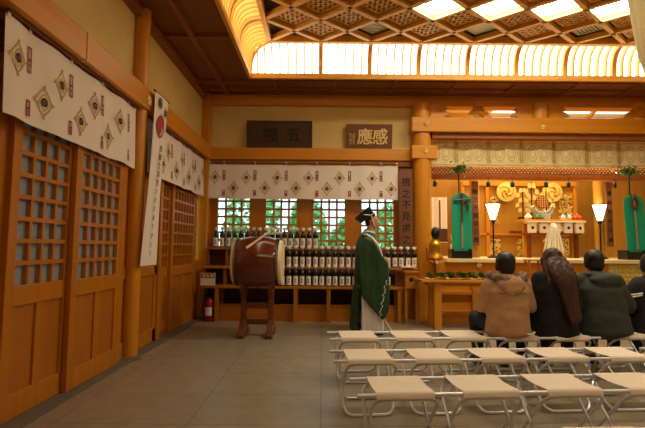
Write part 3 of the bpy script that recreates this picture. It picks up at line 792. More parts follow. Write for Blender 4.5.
# white printed cloth beyond the left pillar
t = thing('printed_cloth', 'white printed cloth hanging on the wall left of the teal banner', 'cloth', (2.22, 9.0, 1.3))
b = MB(); b.surf(lambda u, v: (2.28+.32*u, 8.95+.01*math.sin(u*12), 2.26-.95*v), 10, 6, .004); b.build('cloth', 'white', t, smooth=True)
b = MB(); b.surf(lambda u, v: (2.28+.32*u, 8.935+.01*math.sin(u*12), 1.60-.27*v), 10, 2); b.surf(lambda u, v: (2.43+.03*u, 8.932, 2.2-.6*v), 2, 2); b.build('printed_band', 'brownthread', t)
# gold bell with tassel in front of pillar
t = thing('gold_bell', 'gold ornamental bell on a stand beside the big pillar', 'bell', (1.82, 6.95, .0))
b = MB(); b.lathe([(0, .95), (.035, .965), (.035, .99), (.10, 1.01), (.125, 1.04), (.115, 1.08), (.10, 1.11), (.105, 1.17), (.095, 1.22), (.10, 1.245), (.08, 1.29), (.045, 1.33), (.02, 1.35), (0, 1.355)], (1.82, 6.95, 0), 20); b.build('bell', 'gold', t, smooth=50)
b = MB(); b.ell((1.83, 6.95, 1.44), (.075, .06, .10)); b.tube([(1.83, 6.95, 1.36), (1.83, 6.95, 1.5)], .012); b.build('tassel', 'black', t, smooth=True)
b = MB(); b.ell((1.82, 6.86, .985), (.03, .008, .04)); b.build('paper_tag', 'paper', t, smooth=True)
b = MB(); b.tube([(1.82, 6.95, .0), (1.82, 6.95, .96)], .014); b.lathe([(.1, 0), (.1, .02), (.02, .04)], (1.82, 6.95, 0), 16); b.tube([(1.82, 6.96, .9), (1.70, 6.96, 1.0), (1.68, 6.96, 1.2)], .008); b.build('stand', 'drumwood', t)

# ---- brocade curtain across the sanctuary
def tassel(x, y, z, label):
    t = thing('curtain_tassel', label, 'tassel', (x, y, z), 'dark tassels under the brocade curtain')
    b = MB(); b.tube([(x, y, z+.17), (x, y, z+.1)], .008, 6); b.build('cord', 'brownthread', t)
    b = MB(); b.lathe([(.016, z+.10), (.03, z+.085), (.036, z+.06), (.034, z), (.024, z-.01)], (x, y, 0), 12); b.build('fringe', 'black', t, smooth=40)
for px, lab in ((1.98, 'dark tassel nearest the big pillar, left of the teal banner'), (2.93, 'dark tassel above the left standing lantern'), (3.36, 'dark tassel left of the first zigzag wand'),
                (3.96, 'dark tassel over the right swirl medallion'), (4.36, 'dark tassel right of the second medallion'), (5.18, 'dark tassel beside the right inner pillar')):
    tassel(px+.02, 7.6, 2.28+.02, lab)
t = thing('brocade_curtain', 'pale gold brocade curtain with round figures hanging under sanctuary beam', 'curtain', (4.4, 7.42, 2.6))
b = MB(); X0, X1, ZT, ZB = 1.86, 7.2, 3.09, 2.62
def fb(x, z, o=0): return Vector((x, 7.42+.014*math.sin(x*2*PI/.57)+.006*math.sin(x*23)-o, z))
b.surf(lambda u, v: fb(X0+(X1-X0)*u, ZT-(ZT-ZB)*v), 240, 3, .004); b.build('cloth', 'brocade', t, smooth=True)
b = MB(); rx = .085
k = 0; x = X0+.10
while x < X1-.1:
    for zc in (2.86,):
        n = 18
        for (r1, r2) in ((1, .84), (.6, .45)):
            vs = []
            for q in range(n):
                a = 2*PI*q/n
                for r in (r1, r2): vs.append(fb(x+rx*r*math.cos(a), zc+.15*r*math.sin(a), .004))
            b.add(vs, [(2*q, 2*((q+1) % n), 2*((q+1) % n)+1, 2*q+1) for q in range(n)])
    x += .19
b.surf(lambda u, v: fb(X0+(X1-X0)*u, 3.06-.012*v, .004), 240, 1); b.surf(lambda u, v: fb(X0+(X1-X0)*u, 2.66-.02*v, .004), 240, 1)
b.build('woven_figure', 'brocade2', t)
x = 2.33
while x < X1:
    b = MB()
    for s_ in (-.017, .017): b.surf(lambda u, v: fb(x+s_-.01+.02*u, 3.09-.40*v, .012), 2, 4, .003)
    b.ell((x, 7.395, 3.02), (.03, .012, .03), 8, 6); b.build('ribbon', 'goldthread', t); x += .57
# beaded fringe band below
t = thing('bead_fringe', 'pink and gold beaded net fringe under the brocade curtain', 'fringe', (4.4, 7.5, 2.5))
b = MB(); x = 1.88
while x < 6.6:
    for r in range(3): b.ell((x+(.03 if r % 2 else 0), 7.5, 2.61-.035*r), (.010, .010, .010), 6, 4)
    x += .06
b.build('beads', 'canvas', t, smooth=True)
b = MB(); b.box(1.86, 7.2, 7.515, 7.53, 2.50, 2.66); b.build('backing_band', 'darkX', t)

# ================================================================== CURTAINS AND BOARDS
def noren(tname, label, p0, dirv, length, zt, zb, seams, off, wave=.012, dia=None):
    """printed white curtain; dirv runs along the wall, off points into the room"""
    d = Vector(dirv); nrm = Vector(off); p0 = Vector(p0)
    t = thing(tname, label, 'curtain', (p0.x, p0.y, zb), 'white printed half curtains')
    def f(s, z, o=0):
        w = wave*math.sin(s*2*PI/.53+1)*(1-.3*(z-zb)/(zt-zb))+wave*.4*math.sin(s*17)+.02*(zt-z)/(zt-zb)
        q = p0+d*s+nrm*(w+o); return Vector((q.x, q.y, z+.006*math.sin(s*9)*(zt-z)))
    b = MB(); n = int(length/.02)
    b.surf(lambda u, v: f(length*u, zt-(zt-zb)*v), n, 12, .003); b.build('cloth', 'white', t, smooth=True)
    gold, core, red = MB(), MB(), MB()
    def diamond(s, z, W=.084, Hh=.110):
        N = 16
        def pt(k, r):
            q = 4*k/N; i = int(q) % 4; fr = q-int(q); c = [(1, 0), (0, 1), (-1, 0), (0, -1)]
            a, c2 = c[i], c[(i+1) % 4]; x = a[0]*(1-fr)+c2[0]*fr; y = a[1]*(1-fr)+c2[1]*fr
            sc = r*(1+.16*(.5-abs(fr-.5))); return f(s+x*W*sc, z+y*Hh*sc, .006)
        for r1, r2 in ((1, .84), (.62, .52)):
            vs = []
            for k in range(N): vs += [pt(k, r1), pt(k, r2)]
            gold.add(vs, [(2*k, 2*((k+1) % N), 2*((k+1) % N)+1, 2*k+1) for k in range(N)])
        for k in range(0, N, 4):
            c = [(1, 0), (0, 1), (-1, 0), (0, -1)][k//4]
            q = [(s+c[0]*W*1.02+a*.014, z+c[1]*Hh*1.02+e*.014) for a, e in ((1, 0), (0, 1), (-1, 0), (0, -1))]
            gold.add([f(a, e, .007) for a, e in q], [(0, 1, 2, 3)])
        for r1, r2 in ((.030, 0.014), (.009, 0)):
            vs = [f(s+r1*math.cos(2*PI*k/10), z+r1*1.1*math.sin(2*PI*k/10), .008) for k in range(10)]+[f(s+r2*math.cos(2*PI*k/10), z+r2*math.sin(2*PI*k/10), .008) for k in range(10)]
            core.add(vs, [(k, (k+1) % 10, 10+(k+1) % 10, 10+k) for k in range(10)])
    def rband(s, z0, z1, w=.024):
        for a0, a1, c0, c1 in ((s-w, s-w+.013, z0, z1), (s+w-.013, s+w, z0, z1), (s-w, s+w, z0, z0+.013), (s-w, s+w, z1-.013, z1), (s-w, s+w, (z0+z1)/2-.008, (z0+z1)/2+.008)):
            red.surf(lambda u, v: f(a0+(a1-a0)*u, c0+(c1-c0)*v, .007), 1, 4)
        q = [(s+a*.010, (z0*.72+z1*.28)+e*.02) for a, e in ((1, 0), (0, 1), (-1, 0), (0, -1))]; red.add([f(a, e, .008) for a, e in q], [(0, 1, 2, 3)])
    hh = zt-zb; pitch = seams[1]-seams[0] if len(seams) > 1 else .53
    for s in seams:
        rband(s, zt-.36*hh-.06, zt-.17*hh); rband(s, zb+.05, zb+.25*hh)
        for fr, zz in ((.32, zb+.31*hh), (.72, zb+.62*hh)):
            q = s+fr*pitch
            if q < length-.06: diamond(q, zz)
        q = s-.28*pitch
        if s == seams[0] and q > .09: diamond(q, zb+.62*hh)
    gold.build('gold_diamond', 'goldthread', t); core.build('crest_core', 'brownthread', t); red.build('crimson_band', 'crimson', t)
    for s in seams+[.02, length-.02]:
        b = MB(); b.surf(lambda u, v: f(s-.013+.026*u, zt-.02+.07*v, .006), 2, 2, .002); b.build('hanging_loop', 'white', t)
    b = MB(); a = p0+nrm*.02; e = p0+d*length+nrm*.02; b.tube([(a.x, a.y, zt+.02), (e.x, e.y, zt+.02)], .010, 8); b.build('curtain_rod', 'drumwood', t)
noren('half_curtain', 'white half curtain with gold diamonds above the nearest lattice doors', (XL+.075, 2.62, 0), (0, 1, 0), 1.93, 2.665, 2.02, [.25, .73, 1.20, 1.75], (1, 0, 0))
noren('half_curtain', 'white half curtain on left wall beyond the round post', (XL+.075, 4.84, 0), (0, 1, 0), 2.40, 2.655, 2.03, [.3, .83, 1.36, 1.89], (1, 0, 0))
noren('half_curtain', 'white half curtain with gold diamonds above the sake bottles and lattice windows', (-1.955, 7.325, 0), (1, 0, 0), 3.245, 2.605, 2.012, [.255, .79, 1.325, 1.855, 2.415, 2.955], (0, -1, 0), .008)

# long white offering banner on the left post
t = thing('cloth_banner', 'long white banner with red disc and black brush writing on round post', 'banner', (XL+.24, 4.85, 1.0))
def fbn(u, v, o=0):   # u across (towards the back), v down
    y = 4.72+.40*u-.13*v; x = XL+.21+.012*math.sin(u*3+v*4)+o-.03*v; return Vector((x, y, 2.93-1.95*v))
b = MB(); b.surf(lambda u, v: fbn(u, v), 8, 30, .004); b.build('cloth', 'white', t, smooth=True)
b = MB(); n = 24
vs = [fbn(.44+.30*math.cos(2*PI*k/n), .185+.068*math.sin(2*PI*k/n), .012) for k in range(n)]; b.add(vs, [tuple(range(n))]); b.build('red_disc', 'redp', t)
b = MB(); rt, up = (0, 1, 0), (.015, .08, 1)
write(b, '人', fbn(.55, .215, .016), .12, rt, up)
b.build('disc_figure', 'white', t)
b = MB(); write(b, '奉', fbn(.28, .055, .014), .15, rt, up, .8, .03); b.build('brush_character', 'ink', t); b = MB(); write(b, '納', fbn(.74, .085, .014), .13, rt, up, .8, .03); b.build('brush_character', 'ink', t)
for k, ch in enumerate('任鶴之羽宮さまのありがとう'):
    b = MB(); write(b, ch, fbn(.66-.012*k, .31+.052*k, .014), .085 if k < 5 else .07, rt, up, .9, .02); b.build('brush_character', 'ink', t)
b = MB(); b.tube([fbn(0, 0, -.005)+Vector((0, -.02, .01)), fbn(1, 0, -.005)+Vector((0, .02, .01))], .012, 8); b.tube([fbn(.9, 1), fbn(.9, 1)+Vector((0, .02, -.10)), fbn(.6, 1)+Vector((0, 0, -.17))], .004, 5); b.build('rod', 'drumwood', t)

# two carved plaques on the lintel
def plaque(x0, x1, z0, z1, label, m, frame):
    t = thing('carved_plaque', label, 'plaque', ((x0+x1)/2, 7.36, z0))
    b = MB(); b.add([(x0, 7.37, z0), (x1, 7.37, z0), (x1, 7.31, z1), (x0, 7.31, z1), (x0, 7.40, z0), (x1, 7.40, z0), (x1, 7.35, z1), (x0, 7.35, z1)], [(0, 1, 2, 3), (4, 5, 6, 7), (0, 1, 5, 4), (2, 3, 7, 6), (1, 2, 6, 5), (0, 3, 7, 4)])
    b.build('board', m, t, bevel=.003)
    if frame:
        b = MB(); w = .03
        for a, c in (((x0, 7.355, z0+w/2), (x1, 7.355, z0+w/2)), ((x0, 7.305, z1-w/2), (x1, 7.305, z1-w/2))): b.bar(a, c, .02, w)
        for x in (x0+w/2, x1-w/2): b.bar((x, 7.362, z0), (x, 7.302, z1), w, .02, (0, 1, 0))
        b.build('plaque_frame', m, t, bevel=.003)
    return t
t = plaque(-1.325, -.19, 2.905, 3.375, 'long dark wooden plaque with two dark carved characters', 'plaque', True)
b = MB(); up = (0, -.127, .99)
write(b, '五', (-.52, 7.33, 3.13), .27, (1, 0, 0), up, 1.05, .03); b.build('carved_character', 'ink', t); b = MB(); write(b, '福', (-.93, 7.33, 3.13), .27, (1, 0, 0), up, 1.05, .03); b.build('carved_character', 'ink', t)
t = plaque(.40, 1.20, 2.905, 3.33, 'brown plaque with two large pale characters beside round pillar', 'plaque2', False)
b = MB(); write(b, '感', (.985, 7.33, 3.115), .29, (1, 0, 0), up, .95, .03); b.build('pale_character', 'inkgold', t); b = MB(); write(b, '應', (.72, 7.33, 3.115), .29, (1, 0, 0), up, .95, .03); b.build('pale_character', 'inkgold', t); b = MB()
for j, s in enumerate(('神徳感應記念', '奉納氏子敬白')):
    for k, ch in enumerate(s): write(b, ch, (.53-.055*j, 7.333-.0*k, 3.25-.05*k), .046, (1, 0, 0), up)
b.build('small_lettering', 'inkgold', t)

# ================================================================== SHELVES AND BOTTLES
SX0, SX1 = -1.96, 1.575
t = thing('tiered_shelf', 'long wooden tiered shelf under the windows carrying the sake bottles', 'shelf', ((SX0+SX1)/2, 7.1, 0))
b = MB(); b.box(SX0, 1.30, 6.92, 7.40, .53, .568); b.build('lower_board', 'dwoodX', t, bevel=.004)
b = MB(); b.box(SX0, SX1, 7.09, 7.40, .835, .872); b.build('middle_board', 'dwoodX', t, bevel=.004)
b = MB(); b.box(SX0, .03, 7.22, 7.40, 1.145, 1.18); b.build('top_board', 'dwoodX', t, bevel=.004)
for x in (-1.68, -.42, .11, .55, 1.24):
    for ya, yb in ((6.93, 7.0), (7.3, 7.38)): b = MB(); b.box(x-.03, x+.03, ya, yb, 0, .53); b.build('leg', 'dwoodZ', t, bevel=.003)
for x in (-1.93, -1.60, -1.28, -.1, .8):
    if x < 0: b = MB(); b.box(x-.02, x+.02, 7.24, 7.36, .872, 1.145); b.build('upright', 'darkZ', t)
    b = MB(); b.box(x-.02, x+.02, 7.12, 7.36, .568, .835); b.build('upright', 'darkZ', t)
b = MB(); b.box(-1.68, 1.24, 7.05, 7.08, .0, .26); b.box(-1.68, 1.24, 7.04, 7.08, .24, .27); b.build('back_rail', 'dwoodX', t)
ORD = ['leftmost', 'second from left', 'third from left', 'fourth from left', 'fifth from left', 'sixth from left', 'seventh from left', 'eighth from left', 'ninth from left', 'tenth from left', 'eleventh from left', 'twelfth from left', 'thirteenth from left', 'fourteenth from left', 'fifteenth from left', 'third from right', 'second from right', 'rightmost']
def ordl(k, n):
    if k == n-1: return 'rightmost'
    if k == n-2: return 'second from right'
    return ORD[min(k, 14)] if k < 15 else 'third from right'
def make_bottle():
    t = thing('sake_bottle', 'x', 'bottle', (0, 0, 0), 'x')
    b = MB(); b.lathe([(.042, 0), (.0455, .006), (.0455, .21), (.041, .235), (.022, .262), (.0145, .27), (.0135, .315), (.016, .317), (.016, .33), (.004, .332)], n=18); b.build('glass', 'glass', t, smooth=50)
    b = MB()
    def lf(u, v): a = -PI/2+(u-.5)*1.9; return (.0462*math.cos(a), .0462*math.sin(a), .018+.145*v)
    b.surf(lf, 8, 1); lb = b.build('label', 'paper', t, smooth=True)
    b = MB(); write(b, '奉', (0, -.0472, .107), .032, bold=.03); write(b, '献', (0, -.0472, .07), .032, bold=.03); b.build('print', 'redp', lb)
    b = MB(); b.lathe([(.018, .29), (.025, .30), (.021, .315), (.018, .34), (.008, .347)], n=12)
    for s in (-1, 1): b.ell((s*.022, -.004, .322), (.017, .010, .018), 8, 6)
    b.build('paper_wrap', 'paper', t, smooth=50)
    return t
proto = make_bottle(); first = True
rowsB = []
top_x = [-1.80+.1054*k for k in range(17)]
rowsB.append((top_x, 7.31, 1.18, 'sake bottles on the top tier', lambda k: 'dark sake bottle with white label, %s on the top tier' % ordl(k, 17)))
MK = list(range(12))+[16, 17, 18, 19, 20]
def tier(name, last):
    def f(i):
        k = KS[name][i]
        if k < 2: return 'sake bottle on %s tier half hidden behind the drum, %s' % (name, 'farther left' if k == 0 else 'by its right drumhead')
        if k == 11: return "sake bottle on %s tier partly hidden by the robed priest's back" % name
        if k >= 16: return 'sake bottle on %s tier right of the robed priest, %s' % (name, ORD[k-16] if last > 16 and k < last else ('nearest the written board' if last > 16 else 'the only one there'))
        return 'sake bottle on %s tier between drum and priest, %s' % (name, ORD[k-2])
    return f
KS = {'middle': MK, 'lowest': MK[:13]}
rowsB.append(([-.655+.109*k for k in KS['middle']], 7.16, .872, 'sake bottles on the middle tier', tier('middle', 20)))
rowsB.append(([-.64+.1065*k for k in KS['lowest']], 7.01, .568, 'sake bottles on the lowest tier', tier('lowest', 16)))
for xs, y, z, grp, lf_ in rowsB:
    for k, x in enumerate(xs):
        o = proto if first else copy_tree(proto); first = False
        o.location = (x, y+random.uniform(-.008, .008), z); o.rotation_euler.z = random.uniform(-.12, .12)
        o['label'] = lf_(k); o['group'] = grp
# papers and sanbo at the right end
o = MB(); o.box(1.30, 1.52, 7.0, 7.2, .872, .885); o.box(1.32, 1.5, 6.99, 7.18, .885, .897); q = o.build('paper_stack', 'paper', None, wl=(1.41, 7.1, .872)); tag(q, 'stack of folded white paper on the shelf end by the pillar', 'paper')
t = thing('offering_stand', 'small wooden offering stand with round hole, standing at right shelf end by the pillar', 'offering stand', (1.40, 6.95, 0))
b = MB(); b.box(1.315, 1.50, 6.84, 7.06, .585, .80); b.box(1.305, 1.53, 6.82, 7.08, .80, .83); b.build('box', 'dwoodX', t, bevel=.004)
b = MB(); b.lathe([(0, 0), (.035, 0), (.035, .004), (0, .004)], (1.41, 6.834, .70), 16, 'Y'); b.build('hole', 'black', t)
b = MB(); b.box(1.305, 1.53, 6.84, 7.06, .56, .585)
for x in (1.33, 1.50): b.box(x-.02, x+.02, 6.86, 6.9, 0, .56)
b.build('leg_frame', 'dwoodX', t)

# fire extinguisher and its sign
t = thing('fire_extinguisher', 'red fire extinguisher on the floor in the left back corner', 'fire extinguisher', (-1.80, 6.98, 0))
b = MB(); b.lathe([(.07, 0), (.075, .01), (.075, .30), (.06, .34), (.025, .365), (.022, .38)], (-1.80, 6.98, 0), 22); b.build('cylinder', 'red', t, smooth=45)
b = MB(); b.box(-1.82, -1.78, 6.95, 7.01, .38, .41); b.bar((-1.84, 6.98, .41), (-1.74, 6.98, .46), .02, .012); b.bar((-1.84, 6.98, .40), (-1.74, 6.98, .42), .02, .010); b.build('valve', 'black', t)
b = MB(); b.tube([(-1.80, 6.94, .39), (-1.86, 6.93, .38), (-1.89, 6.93, .28), (-1.885, 6.93, .12)], .012, 8); b.build('hose', 'black', t, smooth=True)
b = MB(); b.surf(lambda u, v: (-1.80+.0765*math.cos(-PI/2+(u-.5)*1.6), 6.98+.0765*math.sin(-PI/2+(u-.5)*1.6), .10+.13*v), 8, 1); b.build('label', 'paper', t)
t = thing('extinguisher_sign', 'red and white sign fixed to the shelf above the fire extinguisher', 'sign', (-1.81, 6.91, .58))
b = MB(); b.box(-1.93, -1.70, 6.90, 6.915, .575, .77); b.build('plate', 'paper', t)
b = MB(); b.box(-1.925, -1.705, 6.896, 6.90, .69, .765); b.build('red_band', 'redp', t)
b = MB()
for k, ch in enumerate('消火器'): write(b, ch, (-1.88+.065*k, 6.893, .727), .055, bold=.03)
b.build('lettering', 'paper', t)
b = MB()
for r in range(3):
    for k, ch in enumerate('火災のときは使用'[:7]): write(b, ch, (-1.905+.03*k, 6.898, .66-.03*r), .022)
b.build('small_lettering', 'redp', t)

# ================================================================== DRUM
DX, DY, DZ = -.872, 5.92, .985
t = thing('taiko_drum', 'large brown lacquered barrel drum on a wooden stand', 'drum', (DX, DY, 0))
b = MB(); L = .305; prof = [(0, -L)]
for k in range(17):
    u = -1+2*k/16; prof.append((.285+.072*(1-u*u)**.8 if abs(u) < 1 else .285, u*L))
prof.append((0, L)); b.lathe(prof, (DX, DY, DZ), 48, 'X'); body = b.build('drum_body', 'drum', t, smooth=35)
for s in (-1, 1):
    b = MB(); b.lathe([(0, s*(L+.034)), (.24, s*(L+.034)), (.288, s*(L+.026)), (.302, s*(L+.008)), (.306, s*(L-.03)), (.309, s*(L-.05)), (.303, s*(L-.052))], (DX, DY, DZ), 48, 'X'); sk = b.build('drumhead', 'hide', t, smooth=40)
    b = MB()
    for row in (0, 1):
        for k in range(60):
            a = 2*PI*(k+.5*row)/60; xx = DX+s*(L-.022-.024*row); r = .309+.003*row; b.ell((xx, DY+r*math.cos(a), DZ+r*math.sin(a)), (.013, .011, .011), 6, 4)
    b.build('stud', 'black', sk, smooth=True)
b = MB(); b.lathe([(.05, 0), (.06, .01), (.05, .02), (.02, .022)], (DX, DY, DZ-.39), 14)
ring = [(DX-.02+.05*math.cos(a*PI/6), DY-.30, DZ-.12+.05*math.sin(a*PI/6)) for a in range(12)]; b.build('bottom_fitting', 'black', t, smooth=True)
t2 = thing('drum_stand', 'dark wooden stand with two posts and scroll feet under the barrel drum', 'stand', (DX, DY, 0))
for s in (-1, 1):
    x = DX+s*.185
    b = MB(); b.box(x-.035, x+.035, DY-.05, DY+.05, .10, .60); b.build('post', 'drumwood', t2, bevel=.008)
    b = MB()
    for e in (-1, 1):
        b.prism([(DY, .50), (DY+e*.06, .50), (DY+e*.18, .64), (DY+e*.20, .705), (DY+e*.17, .70), (DY+e*.13, .655), (DY, .615)], x-.03, x+.03, 'YZ')
    b.build('cradle', 'drumwood', t2, bevel=.006)
    b = MB(); b.prism([(DY-.24, 0), (DY-.26, .05), (DY-.20, .09), (DY-.12, .085), (DY-.08, .14), (DY-.05, .22), (DY+.05, .22), (DY+.08, .14), (DY+.12, .085), (DY+.20, .09), (DY+.26, .05), (DY+.24, 0), (DY+.14, 0), (DY+.1, .03), (DY-.1, .03), (DY-.14, 0)], x-.045, x+.045, 'YZ')
    b.build('foot', 'drumwood', t2, bevel=.012)
for z0, z1 in ((.36, .44), (.15, .22)):
    b = MB(); b.box(DX-.185, DX+.185, DY-.02, DY+.02, z0, z1); b.build('stretcher', 'drumwood', t2, bevel=.006)
for k, (p0, p1, lab) in enumerate((((-.985, 5.60, 1.31), (-.70, 5.82, 1.40), 'longer pale wooden drumstick lying on top of the drum, nearer the viewer'), ((-.80, 5.93, 1.365), (-.55, 5.98, 1.38), 'pale wooden drumstick behind the other on top of the drum'))):
    zo = math.sqrt(max(0, .362**2-(p0[1]-DY)**2))+DZ; p0 = (p0[0], p0[1], zo+.022); p1 = (p1[0], p1[1], p1[2]+.01)
    b = MB(); b.tube([p0, p1], [.017, .014], 12); o = b.build('drumstick', 'hide', None, smooth=True, wl=p0); tag(o, lab, 'drumstick', 'drumsticks on the drum')

# ================================================================== OFFERING TABLE
t = thing('low_table', 'long low wooden offering table with green sprigs before the sanctuary', 'table', (2.3, 6.62, 0))
b = MB(); b.box(1.47, 3.5, 6.40, 6.86, .69, .725); b.build('table_top', 'woodX', t, bevel=.004)
b = MB(); b.box(1.6, 3.4, 6.47, 6.79, .63, .69); b.build('apron', 'woodX', t)
for x in (1.72, 3.3):
    for y in (6.47, 6.79):
        b = MB(); b.box(x-.055, x+.055, y-.035, y+.035, 0, .69); b.build('leg', 'woodZ', t, bevel=.005)
def sprig_proto():
    t = thing('evergreen_sprig', 'x', 'sprig', (0, 0, 0), 'evergreen sprigs on the offering table')
    random.seed(21)
    b = MB(); b.tube([(-.22, 0, .01), (-.05, 0, .02), (.16, .01, .035)], [.006, .005, .002], 6); b.build('stem', 'drumwood', t)
    b = MB()
    for k in range(34):
        c = Vector((random.uniform(-.06, .2), random.uniform(-.06, .05), .045+random.uniform(-.015, .05)))
        d = Vector((random.uniform(.2, 1), random.uniform(-1, 1), random.uniform(-.2, .5))).normalized()*.055; s = d.cross(Vector((0, .5, 1))).normalized()*.024
        b.add([c-d, c+s, c+d, c-s], [(0, 1, 2, 3)])
    b.build('leaf', 'leaf', t)
    b = MB(); z = [(-.12, -.02, .03), (-.08, -.05, .028), (-.10, -.07, .02), (-.05, -.10, .015)]
    for p, q in zip(z[:-1], z[1:]): b.bar(p, q, .035, .003)
    b.build('paper_streamer', 'paper', t)
    return t
sp = sprig_proto(); n = 0
labs = ['evergreen sprig with white paper at left end of the offering table, near side', 'evergreen sprig at left end of the table, second along', 'evergreen sprig third along the offering table', 'evergreen sprig in the middle of the heap on offering table', 'evergreen sprig fifth along the offering table', 'evergreen sprig near the tan coat, sixth along the table', 'evergreen sprig closest to the tan coat on the offering table']
for k in range(7):
    o = sp if k == 0 else copy_tree(sp); o.location = (1.66+.16*k, 6.56+.05*(k % 2), .725+.012*(k % 2)); o.rotation_euler = (0, 0, .25*math.sin(k*2.1)+.1); o['label'] = labs[k]
# small wooden rack on the table's far right
t = thing('wooden_rack', 'small open wooden rack standing between tan coat and long-haired person', 'rack', (3.24, 6.6, .725))
for x in (3.14, 3.34):
    for y in (6.55, 6.68): b = MB(); b.box(x-.012, x+.012, y-.012, y+.012, .725, 1.02); b.build('post', 'dwoodZ', t)
b = MB(); b.box(3.12, 3.36, 6.53, 6.70, 1.02, 1.04); b.box(3.14, 3.34, 6.54, 6.56, .84, .87); b.build('shelf_board', 'dwoodX', t)

# ================================================================== FOLDING BENCHES
BH = .38
def make_bench(n=5, pitch=.496, seatw=.33, lead=.105, depth=.30):
    t = thing('folding_bench', 'x', 'bench', (0, 0, 0), 'folding benches with cream canvas seats')
    Lb = lead*2+pitch*(n-1)+seatw; R = .0125
    for y in (0, depth):
        b = MB(); b.tube([(0, y, BH), (Lb, y, BH)], R, 12); b.build('seat_rail', 'tube', t, smooth=40)
    for k in range(n):
        x0 = lead+pitch*k; x1 = x0+seatw
        b = MB()
        def cf(u, v):      # canvas wraps both rails and sags a little
            w = v*1.16-.08
            if w < 0: a = -w/.08; return (x0+(x1-x0)*u, -R*1.3*math.sin(a*PI*.5), BH+R*1.3*math.cos(a*PI*.9))
            if w > 1: a = (w-1)/.08; return (x0+(x1-x0)*u, depth+R*1.3*math.sin(a*PI*.5), BH+R*1.3*math.cos(a*PI*.9))
            return (x0+(x1-x0)*u, depth*w, BH+R*1.3-.009*math.sin(PI*w))
        b.surf(cf, 6, 25, .003); b.build('canvas_seat', 'canvas', t, smooth=50)
        # two closed loops crossing like scissors
        for (ya, yb, e) in ((.0, depth+.02, .012), (depth, -.02, -.012)):
            xa, xb = x0-.02+e, x1+.02+e; pts = []; r = .07
            H0, H1 = BH-.022, .012
            def P(x, s): return (x, ya+(yb-ya)*s, H0+(H1-H0)*s)
            rs = r/.40
            for (cx, cs, a0) in ((xa+r, rs, PI), (xb-r, rs, -PI/2), (xb-r, 1-rs, 0), (xa+r, 1-rs, PI/2)):
                for q in range(6):
                    a = a0+PI/2*q/5; pts.append(P(cx+r*math.cos(a), cs+rs*math.sin(a)))
            b = MB(); b.tube(pts, .0105, 8, True); b.build('leg_frame', 'tube', t, smooth=True)
    return t
bench = make_bench()
BN = [((.075, 3.905, .066), 'folding bench in the second row from the front, left half, people seated at its right end'),
      ((2.66, 4.13, .05), 'folding bench at far right under the dark green jacket'),
      ((.088, 3.16, .072), 'folding bench in the third row, middle of the three clear rows'),
      ((.200, 2.445, .078), 'nearest fully visible folding bench with cream canvas seats'),
      ((1.0, 1.98, .05), 'folding bench cut off by the bottom edge of the photo, only rear rail showing'),
      ((2.67, 3.35, .072), 'folding bench at right edge continuing the middle row')]
BN[0] = (BN[0][0], 'farthest of the three folding bench rows, with people seated at right end')
BN[2] = (BN[2][0], 'middle of the three folding bench rows, cream canvas seats, empty')
BN[3] = (BN[3][0], 'nearest of the three full folding bench rows, cream canvas seats, empty')
for k, ((x, y, r), lab) in enumerate(BN):
    o = bench if k == 0 else copy_tree(bench)
    if k == 4: y -= .275
    o.location = (x, y, 0); o.rotation_euler.z = r; o['label'] = lab

# hanging pale drape at upper right
t = thing('hanging_drape', 'pale gathered cloth hanging from ceiling at the upper right edge', 'drape', (2.86, 3.2, 2.5))
b = MB()
def dr(u, v):
    a = 2*PI*u; z = 4.28-(4.28-2.64)*v; r = (.56-.16*v)*(1+.05*math.sin(a*14)+.02*math.sin(a*5+3)); r *= 1 if v < .9 else 1-.6*(v-.9)
    return (3.0+r*math.cos(a), 3.25+r*math.sin(a), z+.05*math.sin(a*3)*v)
b.surf(dr, 90, 20, .004); b.build('cloth', 'brocade', t, smooth=True)
b = MB(); b.tube([(3.0+.53*math.cos(2*PI*k/40), 3.25+.53*math.sin(2*PI*k/40), 4.275) for k in range(40)], .012, 8, True); b.build('ring', 'black', t, smooth=True)

# ================================================================== GARDEN BEYOND THE WINDOWS
def shrub(x, y, r, h, label):
    t = thing('garden_shrub', label, 'shrub', (x, y, -.12), 'shrubs in the garden behind the lattice windows')
    rnd = random.Random(int(x*31+y*7)); b = MB()
    for k in range(1100):
        v = Vector((rnd.gauss(0, 1), rnd.gauss(0, 1), rnd.gauss(0, 1))).normalized()*rnd.uniform(.75, 1.0)
        c = Vector((x+v.x*r, y+v.y*r, h/2+.1+v.z*h/2)); d = Vector((rnd.uniform(-1, 1), rnd.uniform(-1, 1), rnd.uniform(-1, 1))).normalized()*.11
        s = d.cross(Vector((rnd.uniform(-1, 1), rnd.uniform(-1, 1), .3))).normalized()*.06; b.add([c-d, c+s, c+d, c-s], [(0, 1, 2, 3)])
    b.build('foliage', 'leafout', t)
    b = MB(); b.tube([(x, y, -.13), (x, y, h*.6)], [.05, .02], 8); b.build('stem', 'drumwood', t)
for x, y, r, h, lab in ((-3.4, 10.0, .9, 3.3, 'garden shrub behind the leftmost lattice window'), (-1.85, 11.4, .75, 3.1, 'garden shrub between the two left lattice windows'),
                        (-.45, 12.6, .62, 2.6, 'low garden shrub behind the second lattice window'), (.75, 13.4, .55, 2.0, 'low garden shrub seen through the third lattice window'), (2.0, 12.6, .6, 2.4, 'low garden shrub seen through the fourth lattice window, behind priest')):
    shrub(x, y, r, h, lab)

